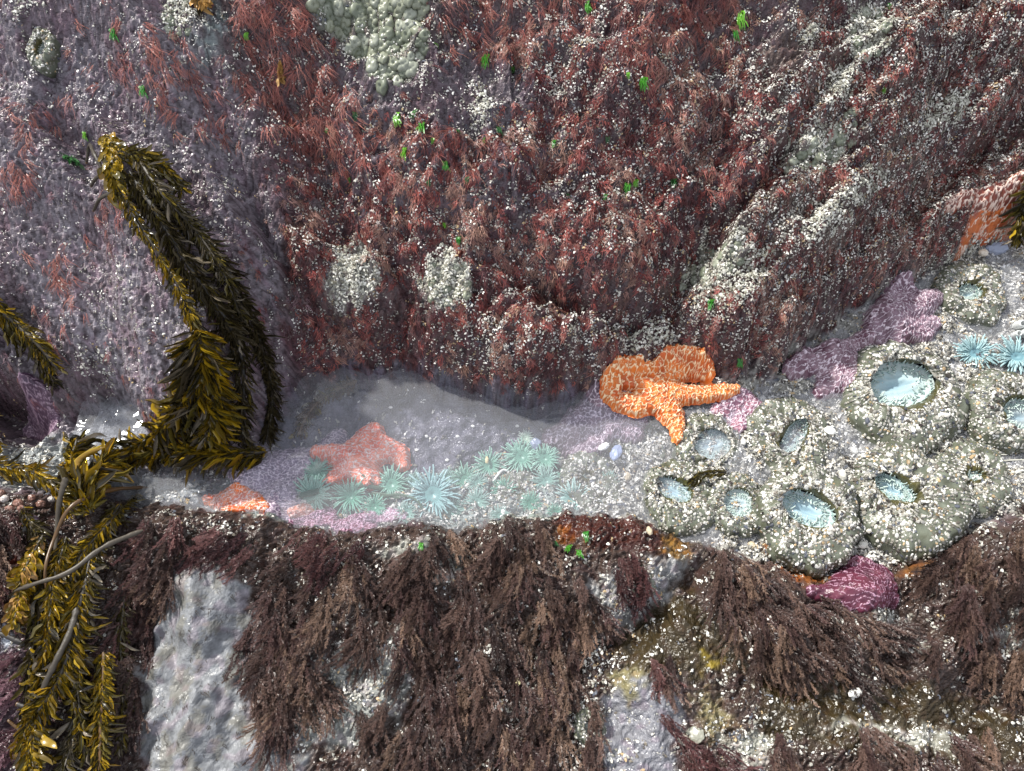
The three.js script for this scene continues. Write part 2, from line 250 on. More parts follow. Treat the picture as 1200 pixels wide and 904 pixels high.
// ---------------------------------------------------------------- rock surface as one height field, split into its three pieces
const reliefMap = new GroundMap(rgb(255, 255, 255))
  .poly(rgb(24, 24, 24), [[196, 668], [242, 660], [290, 688], [306, 740], [286, 800], [300, 850], [372, 905], [400, 1100], [160, 1100], [166, 830], [168, 740], [185, 720]])
  .poly(rgb(60, 60, 60), [[345, 445], [400, 432], [480, 434], [560, 462], [625, 476], [690, 458], [700, 500], [560, 560], [480, 560], [300, 560], [330, 500]])
  .poly(rgb(40, 40, 40), [[95, 505], [135, 465], [160, 478], [180, 510], [165, 545], [140, 560], [100, 540]])
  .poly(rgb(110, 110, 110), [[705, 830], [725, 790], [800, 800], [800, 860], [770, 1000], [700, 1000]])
  .poly(rgb(110, 110, 110), [[712, 760], [760, 724], [800, 690], [830, 720], [880, 780], [820, 800], [760, 790]])
  .poly(rgb(110, 110, 110), [[880, 800], [960, 790], [1180, 830], [1260, 870], [1260, 900], [900, 870]])
  .done(3);
function ground(x, z) {
  const r = reliefMap.at(x, z), u = x - flowOf(x) * (z + 0.1) * 0.6;
  const a = N1(x * 58 + u * 8, z * 66), b = N4(x * 125, z * 140), c = N2(x * 240, z * 280);
  const turfy = lifeMap.at(x, z, 1), lumpy = turfy > 0.05 && zU(x) - z > 0 ? turfy * (0.0110 * (1 - cells(u / 0.019 + 0.35 * N1(x * 30, z * 30), z / 0.021 + 0.35 * N2(x * 30, z * 30))[0]) - 0.0065) : 0;
  return groundM(x, z) + lumpy + r * (0.0042 * (1 - 2 * Math.abs(a)) + 0.0026 * b + 0.0013 * c) - (r < 0.3 && z > 0 ? 0.0022 * sstep(0.045, 0.0, Math.abs(N4(x * 9 + 0.4 * N1(x * 30, z * 30), z * 6))) + 0.0012 * sstep(0.05, 0, Math.abs(N2(x * 24, z * 17 + 9))) : 0);
}
function axisSteps(lo, hi, step, far, n) { const a = []; for (let x = lo; x <= hi; x += step) a.push(x); const out = []; let s = step, p = lo; const left = []; for (let k = 0; k < n; k++) { s *= 1.13; p -= s; if (p < -far) break; left.unshift(p); } p = a[a.length - 1]; s = step; for (let k = 0; k < n; k++) { s *= 1.13; p += s; if (p > far) break; out.push(p); } return [...left, ...a, ...out]; }
const gx = axisSteps(-0.86, 0.86, 0.0023, 3, 40), gz = axisSteps(-0.88, 0.44, 0.0023, 3, 40);
{
  const nx = gx.length, nz = gz.length, pos = new Float32Array(nx * nz * 3), uv = new Float32Array(nx * nz * 2), cl = new Float32Array(nx * nz * 3), zone = new Uint8Array(nx * nz);
  const c = new THREE.Color(), DARKROCK = col(58, 48, 52, 1), STAIN = col(112, 108, 94, 1), MAROON = col(104, 72, 80, 1);
  for (let j = 0; j < nz; j++) for (let i = 0; i < nx; i++) {
    const x = gx[i], z = gz[j], o = j * nx + i, y = ground(x, z);
    pos[o * 3] = x; pos[o * 3 + 1] = y; pos[o * 3 + 2] = z; uv[o * 2] = x * 4; uv[o * 2 + 1] = (z * 0.8 - y * 0.6) * 4;
    const dU = zU(x) - z, dL = z - zL(x); zone[o] = dU > -0.008 ? 0 : dL > -0.008 ? (reliefMap.at(x, z, 0) < 0.29 ? 3 : 2) : 1;
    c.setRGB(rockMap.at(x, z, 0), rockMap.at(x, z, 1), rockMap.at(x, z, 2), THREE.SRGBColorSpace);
    // mottled crust: purple-pink and grey patches; dark rock patches also paint shaded pits
    const m1 = N2(x * 55 + 9, z * 50), m2 = N3(x * 140, z * 130), m3 = N1(x * 330, z * 310);
    let k = 0.92 + 0.18 * m1 + 0.17 * m2 + 0.14 * m3;
    c.multiplyScalar(clamp(k, 0.35, 1.35));
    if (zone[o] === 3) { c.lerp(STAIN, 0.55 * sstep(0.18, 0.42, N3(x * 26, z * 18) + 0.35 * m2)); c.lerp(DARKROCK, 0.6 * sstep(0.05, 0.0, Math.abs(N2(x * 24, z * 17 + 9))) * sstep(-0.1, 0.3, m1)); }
    if (zone[o] === 0) { c.lerp(MAROON, 0.32 * sstep(0.05, 0.35, N1(x * 11 + 4, z * 9) + 0.4 * m1));  const d = sstep(0.12, 0.34, N4(x * 105 + 2, z * 120) + 0.45 * m3 - 0.10); c.lerp(DARKROCK, 0.75 * d); }
    if (zone[o] !== 1) { const p = sstep(0.25, 0.5, N4(x * 38, z * 36)); c.r *= 1 + 0.06 * p; c.g *= 1 - 0.05 * p; }
    cl[o * 3] = c.r; cl[o * 3 + 1] = c.g; cl[o * 3 + 2] = c.b;
  }
  const whole = new THREE.BufferGeometry(); whole.setAttribute('position', new THREE.BufferAttribute(pos, 3));
  const idx = [[], [], [], []], all = [];
  for (let j = 0; j < nz - 1; j++) for (let i = 0; i < nx - 1; i++) { const a = j * nx + i, b = a + 1, d = a + nx, e = d + 1, q = idx[zone[a]]; q.push(a, d, b, b, d, e); }
  for (const q of idx) for (let i = 0; i < q.length; i++) all.push(q[i]);
  whole.setIndex(all); whole.computeVertexNormals();
  const rock = new THREE.MeshPhysicalMaterial({ vertexColors: true, map: tintTex, roughness: 0.40, roughnessMap: roughTex, bumpMap: bumpTex, bumpScale: 0.0042, specularIntensity: 0.7 });
  const slab = new THREE.MeshPhysicalMaterial({ vertexColors: true, map: tintTex, roughness: 0.75, roughnessMap: roughTex, bumpMap: bumpTex, bumpScale: 0.0020, specularIntensity: 0.6 });
  ['rock_face', 'pool_bed', 'rock_shelf', 'pale_rock_slab'].forEach((name, k) => {
    const seen = new Int32Array(nx * nz).fill(-1), q = idx[k], ni = new Uint32Array(q.length); let n = 0; const from = [];
    for (let i = 0; i < q.length; i++) { if (seen[q[i]] < 0) { seen[q[i]] = n++; from.push(q[i]); } ni[i] = seen[q[i]]; }
    const g = new THREE.BufferGeometry(), pick = (src, w) => { const a = new Float32Array(n * w); for (let i = 0; i < n; i++) for (let m = 0; m < w; m++) a[i * w + m] = src[from[i] * w + m]; return new THREE.BufferAttribute(a, w); };
    g.setAttribute('position', pick(pos, 3)); g.setAttribute('normal', pick(whole.attributes.normal.array, 3)); g.setAttribute('uv', pick(uv, 2)); g.setAttribute('color', pick(cl, 3)); g.setIndex(new THREE.BufferAttribute(ni, 1));
    structure(name, g, k === 3 ? slab : rock, ['wet purple grey rock face rising above the tide pool', 'sandy bed of the tide pool with broken shell', 'dark wet rock shelf in front of the tide pool', 'smooth pale grey wet rock slab in the shelf'][k]);
  });
}

// ---------------------------------------------------------------- pool water: clear rippled sheet; pale diffuse share for silt and a painted sky veil
function waterHeight(x, z) { const r = sstep(pxX(650), pxX(900), x); return 0.0006 * N1(x * 18, z * 26) + (1 - sstep(-0.58, -0.46, x)) * 0.0007 * N3(x * 70, z * 95) + r * (0.0022 * N2(x * 14 + 2, z * 34) + 0.0013 * N3(x * 36, z * 90)); }
{
  const s = 0.005, nx = Math.round(2.4 / s), nz = Math.round(0.9 / s), pos = [], uv = [], idx = [], at = new Int32Array((nx + 1) * (nz + 1)).fill(-1);
  const inside = (x, z) => zU(x) - z < 0.04 && z - zL(x) < 0.02 && x > -0.635 && x < 1.2;
  const v = (i, j) => { const o = j * (nx + 1) + i; if (at[o] < 0) { const x = -1.2 + i * s, z = -0.5 + j * s; at[o] = pos.length / 3; pos.push(x, waterHeight(x, z), z); uv.push(x * 5, z * 9); } return at[o]; };
  for (let j = 0; j < nz; j++) for (let i = 0; i < nx; i++) { const x = -1.2 + (i + 0.5) * s, z = -0.5 + (j + 0.5) * s; if (!inside(x, z)) continue; const a = v(i, j), b = v(i + 1, j), c = v(i, j + 1), d = v(i + 1, j + 1); idx.push(a, c, b, b, c, d); }
  const g = new THREE.BufferGeometry(); g.setAttribute('position', new THREE.Float32BufferAttribute(pos, 3)); g.setAttribute('uv', new THREE.Float32BufferAttribute(uv, 2)); g.setIndex(idx); g.computeVertexNormals();
  const water = new THREE.MeshPhysicalMaterial({ color: new THREE.Color(0.90, 0.91, 0.95), transmission: 0.915, thickness: 0, roughness: 0.05, ior: 1.33, bumpMap: rippleTex, bumpScale: 0.0012 });
  structure('pool_water', g, water, 'still cloudy water filling the tide pool');
}

// ---------------------------------------------------------------- small growth in masses
const rnd = mulberry(777);
function ribbons(seed, n, L, w, spread, lay, segs = 3) {   // a tuft: n bent ribbons growing up +y and falling over towards +z
  const r = mulberry(seed), pos = [], idx = [];
  for (let b = 0; b < n; b++) {
    const bx = (r() - 0.5) * spread, bz = (r() - 0.5) * spread, len = L * (0.6 + 0.6 * r()), side = (r() - 0.5) * 0.9, tw = r() * 3, l2 = lay * (0.7 + 0.5 * r()), wob = (r() - 0.5) * 0.3;
    const base = pos.length / 3;
    for (let s = 0; s <= segs; s++) {
      const t = s / segs, y = len * (1 - l2 * 0.62 * t) * t * (1 - l2 * 0.45), z = len * l2 * (0.25 * t + 0.75 * t * t), x = len * (side * t * 0.45 + wob * Math.sin(t * 5)), ww = w * (1 - 0.75 * t) * 0.5;
      const cx = Math.cos(tw), cz = Math.sin(tw) * 0.5;
      pos.push(bx + x - ww * cx, y, bz + z - ww * cz, bx + x + ww * cx, y + ww * 0.4, bz + z + ww * cz);
      if (s) { const a = base + s * 2; idx.push(a - 2, a - 1, a, a - 1, a + 1, a); }
    }
  }
  const g = new THREE.BufferGeometry(); g.setAttribute('position', new THREE.Float32BufferAttribute(pos, 3)); g.setIndex(idx); g.computeVertexNormals(); return g;
}
function chips(seed, n, size, spread, flat = 0.55) {   // broken shell: a few angular lumps
  const r = mulberry(seed), list = [];
  for (let k = 0; k < n; k++) {
    const g = new THREE.IcosahedronGeometry(1, 0), p = g.attributes.position, m = {};
    for (let i = 0; i < p.count; i++) { const key = [p.getX(i), p.getY(i), p.getZ(i)].map(v => v.toFixed(2)).join(); m[key] ??= 0.65 + 0.6 * r(); p.setXYZ(i, p.getX(i) * m[key], p.getY(i) * m[key], p.getZ(i) * m[key]); }
    const s = size * (0.45 + 0.9 * r() * r());
    g.scale(s * (0.8 + 0.7 * r()), s * flat * (0.6 + 0.7 * r()), s * (0.6 + 0.5 * r())); g.rotateZ((r() - 0.5) * 1.2); g.rotateX((r() - 0.5) * 1.2); g.rotateY(r() * 6.3);
    g.translate((r() - 0.5) * spread, s * 0.2, (r() - 0.5) * spread); g.deleteAttribute('uv'); g.computeVertexNormals(); list.push(g);
  }
  return mergeGeometries(list);
}
const _m = new THREE.Matrix4(), _s = new THREE.Matrix4(), _x = new THREE.Vector3(), _y = new THREE.Vector3(), _z = new THREE.Vector3();
function frame(p, up, along, sx, sy, sz) { _y.copy(up).normalize(); _z.copy(along).addScaledVector(_y, -along.dot(_y)).normalize(); _x.crossVectors(_y, _z); _m.makeBasis(_x, _y, _z); _s.makeScale(sx, sy, sz); _m.multiply(_s); _m.setPosition(p); return _m.clone(); }
class Mass { constructor() { this.m = []; this.c = []; } add(m, c) { this.m.push(m); this.c.push(c); } make(geo, mat) { const o = new THREE.InstancedMesh(geo, mat, this.m.length); this.m.forEach((m, i) => { o.setMatrixAt(i, m); o.setColorAt(i, this.c[i]); }); return o; } }
const turfMat = new THREE.MeshPhysicalMaterial({ color: 0xffffff, roughness: 0.32, side: THREE.DoubleSide, specularIntensity: 0.4 });
const chipMat = new THREE.MeshPhysicalMaterial({ color: 0xffffff, roughness: 0.38, specularIntensity: 0.9 });
const mixc = (a, b, t) => a.clone().lerp(b, t);
const GRIT = [[col(240, 238, 230, 0.88), 4], [col(214, 210, 200, 0.85), 5], [col(176, 174, 164), 4], [col(150, 146, 134), 3], [col(120, 112, 100), 2], [col(196, 170, 130), 1], [col(98, 102, 112), 2], [col(70, 62, 58), 1]];
const gritBag = GRIT.flatMap(([c, n]) => Array(n).fill(c));
const whiteBag = [col(234, 232, 222, 0.85), col(212, 210, 198, 0.85), col(192, 192, 178, 0.85), col(168, 166, 152, 0.85), col(134, 130, 114, 0.85)];
const grit = r => gritBag[r() * gritBag.length | 0].clone().multiplyScalar(0.8 + 0.35 * r());
{
  const red = new Mass(), turf = [new Mass(), new Mass()], gritFace = [new Mass(), new Mass()], gritBed = [new Mass(), new Mass()], gritShelf = new Mass(), flecks = new Mass(), r = rnd;
  const rust = [col(150, 92, 82, 1), col(134, 80, 74, 1), col(166, 110, 98, 1), col(122, 80, 76, 1)], maroon = [col(134, 70, 66, 1), col(112, 58, 56, 1), col(154, 88, 80, 1), col(148, 102, 92, 1), col(92, 50, 50, 1)], plum = [col(128, 100, 106, 1), col(110, 84, 90, 1), col(146, 116, 122, 1)];
  const tawny = [col(150, 116, 106, 1), col(132, 98, 90, 1), col(160, 124, 108, 1)], dusk = [col(84, 52, 54, 1), col(70, 44, 48, 1), col(98, 64, 64, 1)];
  const p = new THREE.Vector3();
  for (let z = -0.90; z < 0.46; z += 0.0026) for (let x = -0.90; x < 0.90; x += 0.0030) {
    const X = x + (r() - 0.5) * 0.005, Z = z + (r() - 0.5) * 0.004, dU = zU(X) - Z, dL = Z - zL(X);
    const a = lifeMap.at(X, Z, 0), b = lifeMap.at(X, Z, 1), s = lifeMap.at(X, Z, 2);
    if (a + b + s < 0.02) { r(); continue; }
    const lean = flowOf(X), u = X - lean * (Z + 0.1);
    const streak = 0.5 + 0.5 * (0.55 * N1(u * 46, Z * 17) + 0.45 * N2(u * 95, Z * 52)), gn = 0.5 + 0.5 * (0.6 * N3(X * 34, Z * 34) + 0.4 * N4(X * 90, Z * 90));
    const n = normalAt(X, Z), y = ground(X, Z), along = new THREE.Vector3(lean + (r() - 0.5) * 2.2 + 1.2 * N4(X * 45, Z * 45), -0.5, 1);
    p.set(X, y - 0.0008, Z);
    if (dU > -0.004) {
      const wetline = dU < 0.02;
      if (a > 0.05 && streak < 0.22 + 0.55 * a && r() < 0.26 * a + 0.03) { const k = 0.5 + 0.7 * r(); red.add(frame(p, n, along, k, k, k * 1.2), rust[r() * 4 | 0].clone().multiplyScalar(0.75 + 0.5 * r())); }
      const cu = X - lean * (Z + 0.1) * 0.6, [f1, f2] = cells(cu / 0.019 + 0.35 * N1(X * 30, Z * 30), Z / 0.021 + 0.35 * N2(X * 30, Z * 30)), clump = 1 - f1, gap = f2 - f1;
      const patch = 0.5 + 0.5 * (0.65 * N2(u * 17 + 3, Z * 11) + 0.35 * N3(u * 42, Z * 30));
      if (b > 0.05 && streak < 0.10 + 0.80 * b && patch < 0.22 + 0.72 * b && gap > 0.16 - 0.06 * b && r() < 0.66) {
        const left = sstep(-0.25, -0.5, X), tone = 0.5 + 0.5 * N4(u * 9 + 7, Z * 7) + 0.25 * N1(X * 40, Z * 36), pal = r() < left * 0.85 ? plum : r() < sstep(0.55, 0.85, tone) ? tawny : r() < sstep(0.45, 0.15, tone) ? dusk : maroon, k = (0.6 + 0.8 * r()) * (0.75 + 0.4 * b) * (0.6 + 0.8 * clump);
        turf[r() * 2 | 0].add(frame(p, n, along, k, k, k), pal[r() * pal.length | 0].clone().multiplyScalar((0.72 + 0.5 * r()) * (0.85 + 0.35 * gn)));
      }
      
      if (b > 0.12 && r() < 0.018 + 0.07 * s) { const k = 0.5 + 0.4 * r(), q = p.clone(); q.y += 0.002 + 0.004 * r(); gritFace[0].add(frame(q, n, new THREE.Vector3(r() - 0.5, 0, r() - 0.5), k, k, k), grit(r)); }
      if (s > 0.02 && gn * 0.55 + patch * 0.45 - gap * 0.25 > 0.50 - 0.60 * s && r() < 0.80 * s + 0.03) { const k = (0.6 + 0.75 * r()) * (s > 0.7 ? 1.4 : 1); p.y += 0.001 + (b > 0.3 ? 0.005 * r() : s > 0.75 ? 0.006 * r() * r() : 0); gritFace[r() * 2 | 0].add(frame(p, n, new THREE.Vector3(r() - 0.5, 0, r() - 0.5), k, k, k), s > 0.7 ? whiteBag[r() * 5 | 0].clone() : grit(r)); }
    } else if (dL > -0.004) {
      if (s < 0.08 && r() < 0.015 + 0.10 * sstep(0.5, 0.75, gn)) { const k = 0.6 + 0.8 * r(); flecks.add(frame(p, n, along, k, k * 0.6, k * 1.4), col(60, 52, 44, 1)); }
      if (s > 0.02 && gn < 0.12 + 0.95 * s && r() < 0.7 * s + 0.04) { const k = 0.65 + 0.85 * r(); gritShelf.add(frame(p, n, new THREE.Vector3(r() - 0.5, 0, r() - 0.5), k, k, k), grit(r)); }
    } else if (s > 0.02 && (r() < s * 0.75)) { const k = 0.65 + 1.0 * r() * r() + 0.2; p.y += 0.003 * r(); gritBed[r() * 2 | 0].add(frame(p, n, new THREE.Vector3(r() - 0.5, 0, r() - 0.5), k, k, k), grit(r)); }
  }
  stuffObj(red.make(ribbons(1, 11, 0.016, 0.0008, 0.006, 1.0, 4), turfMat), 'rust_red_seaweed', 'long rust red seaweed strands hanging down the rock face', 'seaweed');
  stuffObj(turf[0].make(ribbons(2, 12, 0.0062, 0.0009, 0.005, 0.6), turfMat), 'maroon_seaweed_turf', 'short maroon seaweed turf covering the rock face', 'seaweed');
  stuffObj(turf[1].make(ribbons(3, 10, 0.0085, 0.0008, 0.005, 0.85), turfMat), 'maroon_seaweed_fringe', 'slightly longer maroon seaweed drooping through the turf on the rock face', 'seaweed');
  stuffObj(gritFace[0].make(chips(4, 5, 0.0010, 0.006), chipMat), 'shell_grit', 'white broken shell grit caught in the turf of the rock face', 'shell grit');
  stuffObj(gritFace[1].make(chips(5, 5, 0.0013, 0.006), chipMat), 'coarse_shell_grit', 'coarser pale shell pieces caught in the turf of the rock face', 'shell grit');
  stuffObj(gritBed[0].make(chips(6, 3, 0.0027, 0.007), chipMat), 'shell_gravel', 'pale shell gravel lying on the pool bed', 'gravel');
  stuffObj(gritBed[1].make(chips(7, 4, 0.0016, 0.006), chipMat), 'fine_shell_gravel', 'fine broken shell lying between the gravel of the pool bed', 'gravel');
  stuffObj(flecks.make(ribbons(9, 4, 0.008, 0.0012, 0.006, 1.1), turfMat), 'dark_seaweed_flecks', 'fine dark seaweed flecks on the pale rock slab', 'seaweed');
  stuffObj(gritShelf.make(chips(8, 4, 0.0016, 0.006), chipMat), 'barnacle_crust', 'white barnacle and shell crust on the rock shelf', 'barnacles');
}
// ---------------------------------------------------------------- sea stars: one continuous body each, resting on what lies under it
const starTops = [];   // so that one star can lie on another
function restAt(x, z) { let y = groundM(x, z); for (const f of starTops) { const q = f(x, z); if (q > y) y = q; } return y; }
const starMat = new THREE.MeshPhysicalMaterial({ vertexColors: true, roughness: 0.34, bumpMap: bumpTex, bumpScale: 0.0008, specularIntensity: 1 });
function seaStar(label, arms, body, net, { cell = 0.0052, hs = 0.62, k = 0.006, lift = 0, gap = 0.12, width = 0.17, name = 'sea_star', step = 0.0008, rough = 0.0013, on = true, minY = -9, soft = 0.009 } = {}) {
  cell *= 1.5;
  const lines = arms.map(l => l.map(([x, y, r]) => { const p = hit(x, y); return [p.x, p.z, r * 0.00124]; }));
  let x0 = 9, x1 = -9, z0 = 9, z1 = -9; for (const l of lines) for (const [x, z, r] of l) { x0 = Math.min(x0, x - r); x1 = Math.max(x1, x + r); z0 = Math.min(z0, z - r); z1 = Math.max(z1, z + r); }
  x0 -= 0.004; x1 += 0.004; z0 -= 0.004; z1 += 0.004;
  const nx = Math.ceil((x1 - x0) / step), nz = Math.ceil((z1 - z0) / step);
  const field = (x, z) => {
    let ws = 0, rs = 0, as = 0;
    for (const l of lines) {
      let best = 9, br = 0.01, ba = 0, run = 0;
      for (let i = 1; i < l.length; i++) {
        const [ax, az, ar] = l[i - 1], [bx, bz, b2] = l[i], dx = bx - ax, dz = bz - az, L2 = dx * dx + dz * dz, t = clamp(((x - ax) * dx + (z - az) * dz) / L2), r = lerp(ar, b2, t), d = Math.hypot(x - ax - dx * t, z - az - dz * t) - r, L = Math.sqrt(L2);
        if (d < best) { best = d; br = r; ba = run + t * L; } run += L;
      }
      const w = Math.exp(-best / k); ws += w; rs += w * br; as += w * ba;
    }
    return [-k * Math.log(ws), rs / ws, as / ws];
  };
  const at = new Int32Array((nx + 1) * (nz + 1)).fill(-1), pos = [], cl = [], uv = [], idx = [], c = new THREE.Color(), smoothed = (x, z) => (restAt(x, z) * 2 + restAt(x - soft, z) + restAt(x + soft, z) + restAt(x, z - soft) + restAt(x, z + soft) + restAt(x - soft / 2, z - soft / 2) + restAt(x + soft / 2, z - soft / 2) + restAt(x - soft / 2, z + soft / 2) + restAt(x + soft / 2, z + soft / 2)) / 10;
  const top = new Float32Array((nx + 1) * (nz + 1)).fill(-9);
  for (let j = 0; j <= nz; j++) for (let i = 0; i <= nx; i++) {
    const x = x0 + i * step, z = z0 + j * step, wob = 0.0012 * N2(x * 120, z * 120);
    const [d0, r, a] = field(x, z), d = d0 + wob; if (d > 0.0022) continue;
    const q = clamp(-d / Math.max(r, 0.004)), dome = hs * r * Math.sqrt(Math.max(0, 1 - (1 - q) * (1 - q)));
    const cw = cell * (0.85 + 0.3 * clamp(r / 0.03));
    const wx = x + 0.0016 * N3(x * 160, z * 160), wz = z + 0.0016 * N3(x * 160 + 30, z * 160), [f1, f2] = cells(wx / cw + 17, wz / cw * 1.05 + 5);
    const keep = N4(x * 150, z * 150) > -0.45 - gap;
    let m = keep ? 1 - sstep(width * 0.5, width * 1.1, f2 - f1) : 0;
    m = Math.max(m, 0.9 * (1 - sstep(0.08, 0.15, f1)) * (H1(Math.floor(wx / cw + 17), Math.floor(wz / cw * 1.05 + 5), 9) > 0.6 ? 1 : 0));
    m *= sstep(0.0012, -0.001, d);
    const y = Math.max(smoothed(x, z), minY) + lift + dome - 0.0035 * (1 - sstep(0, 0.25, q)) + rough * m * (q > 0.05 ? 1 : 0.3) + 0.0012 * N1(x * 90, z * 90);
    const o = j * (nx + 1) + i; at[o] = pos.length / 3; top[o] = y; pos.push(x, y, z); uv.push(x * 6, z * 6);
    const v = 0.86 + 0.16 * N2(x * 60, z * 60) + 0.10 * N3(x * 300, z * 300);
    c.copy(body[0]).lerp(body[1], sstep(-0.4, 0.6, N4(x * 34 + 3, z * 34))).multiplyScalar(v).lerp(net, clamp(m)); cl.push(c.r, c.g, c.b);
  }
  for (let j = 0; j < nz; j++) for (let i = 0; i < nx; i++) { const a = at[j * (nx + 1) + i], b = at[j * (nx + 1) + i + 1], d = at[(j + 1) * (nx + 1) + i], e = at[(j + 1) * (nx + 1) + i + 1]; if (a >= 0 && b >= 0 && d >= 0) idx.push(a, d, b); if (b >= 0 && d >= 0 && e >= 0) idx.push(b, d, e); }
  const g = new THREE.BufferGeometry(); g.setAttribute('position', new THREE.Float32BufferAttribute(pos, 3)); g.setAttribute('color', new THREE.Float32BufferAttribute(cl, 3)); g.setAttribute('uv', new THREE.Float32BufferAttribute(uv, 2)); g.setIndex(idx); g.computeVertexNormals();
  if (on) starTops.push((x, z) => { const i = Math.round((x - x0) / step), j = Math.round((z - z0) / step); return i < 0 || j < 0 || i > nx || j > nz ? -9 : top[j * (nx + 1) + i]; });
  const m = part(numbered(name), g, starMat); m.userData = { label, category: 'sea star', group: 'sea stars in the tide pool' }; return m;
}
const ORANGE = [col(232, 128, 54, 0.95), col(210, 100, 42, 0.95)], ORANGE_NET = col(252, 226, 184, 0.95);
const PINK = [col(240, 130, 96, 1), col(226, 108, 80, 1)], PALE_NET = col(238, 214, 204, 0.9);
const LILAC = [col(138, 114, 126, 0.9), col(114, 94, 108, 0.9)], LILAC_NET = col(222, 206, 216, 0.9);
const PLUM = [col(122, 62, 84, 0.9), col(92, 50, 72, 0.9)], PLUM_NET = col(214, 176, 196, 0.9);
// lilac stars under the others first
seaStar('lilac sea star with white netting pressed under the left arms of the big orange star', [[[740, 478, 26], [705, 494, 30], [672, 512, 24], [648, 514, 14]], [[705, 494, 22], [690, 520, 24], [670, 528, 12]], [[720, 490, 20], [738, 508, 18]]], LILAC, LILAC_NET, { cell: 0.0042, width: 0.14, hs: 0.75, k: 0.004, lift: 0.004 });
seaStar('rosy lilac sea star touching the right arm tip of the big orange star', [[[842, 480, 12], [868, 476, 17], [895, 484, 14], [906, 492, 8]], [[868, 478, 15], [866, 498, 13]]], [col(150, 100, 116, 0.9), col(128, 88, 108, 0.9)], LILAC_NET, { cell: 0.0042, hs: 0.6 });
seaStar('mauve sea star with bold white netting against the foot of the rock face', [[[1040, 378, 26], [1052, 350, 16], [1060, 340, 9]], [[1042, 376, 24], [1078, 356, 20], [1096, 350, 12]], [[1040, 380, 24], [1016, 402, 15]], [[1044, 384, 24], [1075, 392, 18], [1090, 384, 10]], [[1040, 384, 22], [1040, 404, 18]]], [col(138, 110, 124, 0.9), col(108, 76, 92, 0.9)], LILAC_NET, { cell: 0.0056, width: 0.13, hs: 0.8, k: 0.004, lift: 0.006, soft: 0.014 });
seaStar('mauve sea star with a dark pink arm tip reaching under the rock face', [[[980, 424, 24], [950, 428, 17], [928, 436, 12]], [[980, 424, 24], [972, 450, 18], [958, 464, 9]], [[980, 424, 22], [1008, 406, 15]], [[980, 426, 22], [992, 452, 14]]], [col(142, 114, 126, 0.9), col(110, 74, 90, 0.9)], LILAC_NET, { cell: 0.0054, width: 0.13, hs: 0.8, k: 0.004, lift: 0.006, soft: 0.014 });
seaStar('large pale lilac sea star with fine white netting beside the feather kelp', [[[312, 562, 34], [285, 548, 22], [272, 545, 12]], [[312, 562, 30], [330, 590, 22], [345, 604, 12]], [[315, 556, 28], [350, 540, 22], [368, 532, 13]], [[310, 562, 26], [300, 588, 14]]], [col(150, 134, 150, 0.9), col(128, 112, 132, 0.9)], LILAC_NET, { cell: 0.0036, width: 0.17, hs: 0.5 });
seaStar('small grey lilac sea star tucked behind the pink orange star', [[[392, 522, 15], [398, 511, 10]], [[392, 522, 13], [376, 528, 9]], [[394, 524, 13], [408, 524, 8]]], [col(146, 132, 150, 0.9), col(126, 112, 132, 0.9)], LILAC_NET, { cell: 0.0034, width: 0.17 });
seaStar('pink orange sea star with rounded arms lying under the cloudy water', [[[416, 546, 24], [430, 522, 19], [438, 510, 13]], [[416, 546, 22], [448, 530, 17], [468, 536, 13], [472, 548, 9]], [[416, 546, 22], [392, 538, 14], [374, 534, 8]], [[416, 546, 22], [398, 562, 14], [386, 566, 8]], [[418, 548, 24], [434, 562, 16], [442, 566, 10]]], PINK, PALE_NET, { cell: 0.0044, width: 0.17, hs: 0.95, k: 0.002, lift: 0.007 });
seaStar('small orange sea star at the lower pool edge below the feather kelp', [[[280, 590, 13], [262, 586, 12], [246, 587, 8]], [[280, 590, 13], [274, 578, 9]], [[280, 590, 14], [300, 592, 12], [313, 598, 6]]], [col(232, 122, 58, 0.95), col(210, 100, 60, 0.95)], PALE_NET, { cell: 0.0042, name: 'sea_star' });
seaStar('small peach sea star arm showing beside the dark plum stars', [[[346, 603, 8], [360, 599, 10], [374, 601, 7]]], [col(214, 140, 116, 0.9), col(190, 120, 110, 0.9)], PALE_NET, { cell: 0.0034 });
seaStar('dark plum sea star with blotched netting, smaller of two on the pool edge', [[[384, 609, 12], [362, 614, 8], [344, 614, 5]], [[384, 609, 12], [388, 602, 6]]], PLUM, PLUM_NET, { cell: 0.0036, hs: 0.8 });
seaStar('dark plum sea star with close white dots, larger of two on the pool edge', [[[414, 617, 13], [428, 612, 11], [436, 618, 8]], [[414, 617, 12], [396, 618, 8]]], PLUM, PLUM_NET, { cell: 0.0032, hs: 0.8, width: 0.22 });
seaStar('pale pink sea star arm in the shallows beside the plum stars', [[[434, 608, 9], [452, 604, 11], [472, 604, 7]]], [col(168, 130, 146, 0.9), col(146, 110, 130, 0.9)], LILAC_NET, { cell: 0.0036 });
seaStar('big orange sea star with cream netting arched over anemones above the water', [
  [[766, 464, 19], [744, 452, 16], [724, 453, 13.5], [711, 459, 10]],
  [[766, 470, 19], [744, 483, 15], [724, 481, 12], [709, 473, 8]],
  [[770, 474, 19], [785, 493, 14.5], [790, 508, 10], [792, 519, 6]],
  [[770, 468, 20], [800, 472, 13], [830, 466, 10], [848, 462, 8], [861, 461, 5.5]],
  [[768, 460, 20], [780, 441, 17], [797, 431, 13.5], [815, 435, 10], [828, 443, 6]]],
  ORANGE, ORANGE_NET, { cell: 0.0050, width: 0.155, hs: 0.72, k: 0.0028, lift: 0.005, rough: 0.0022, minY: 0.003, soft: 0.024 });
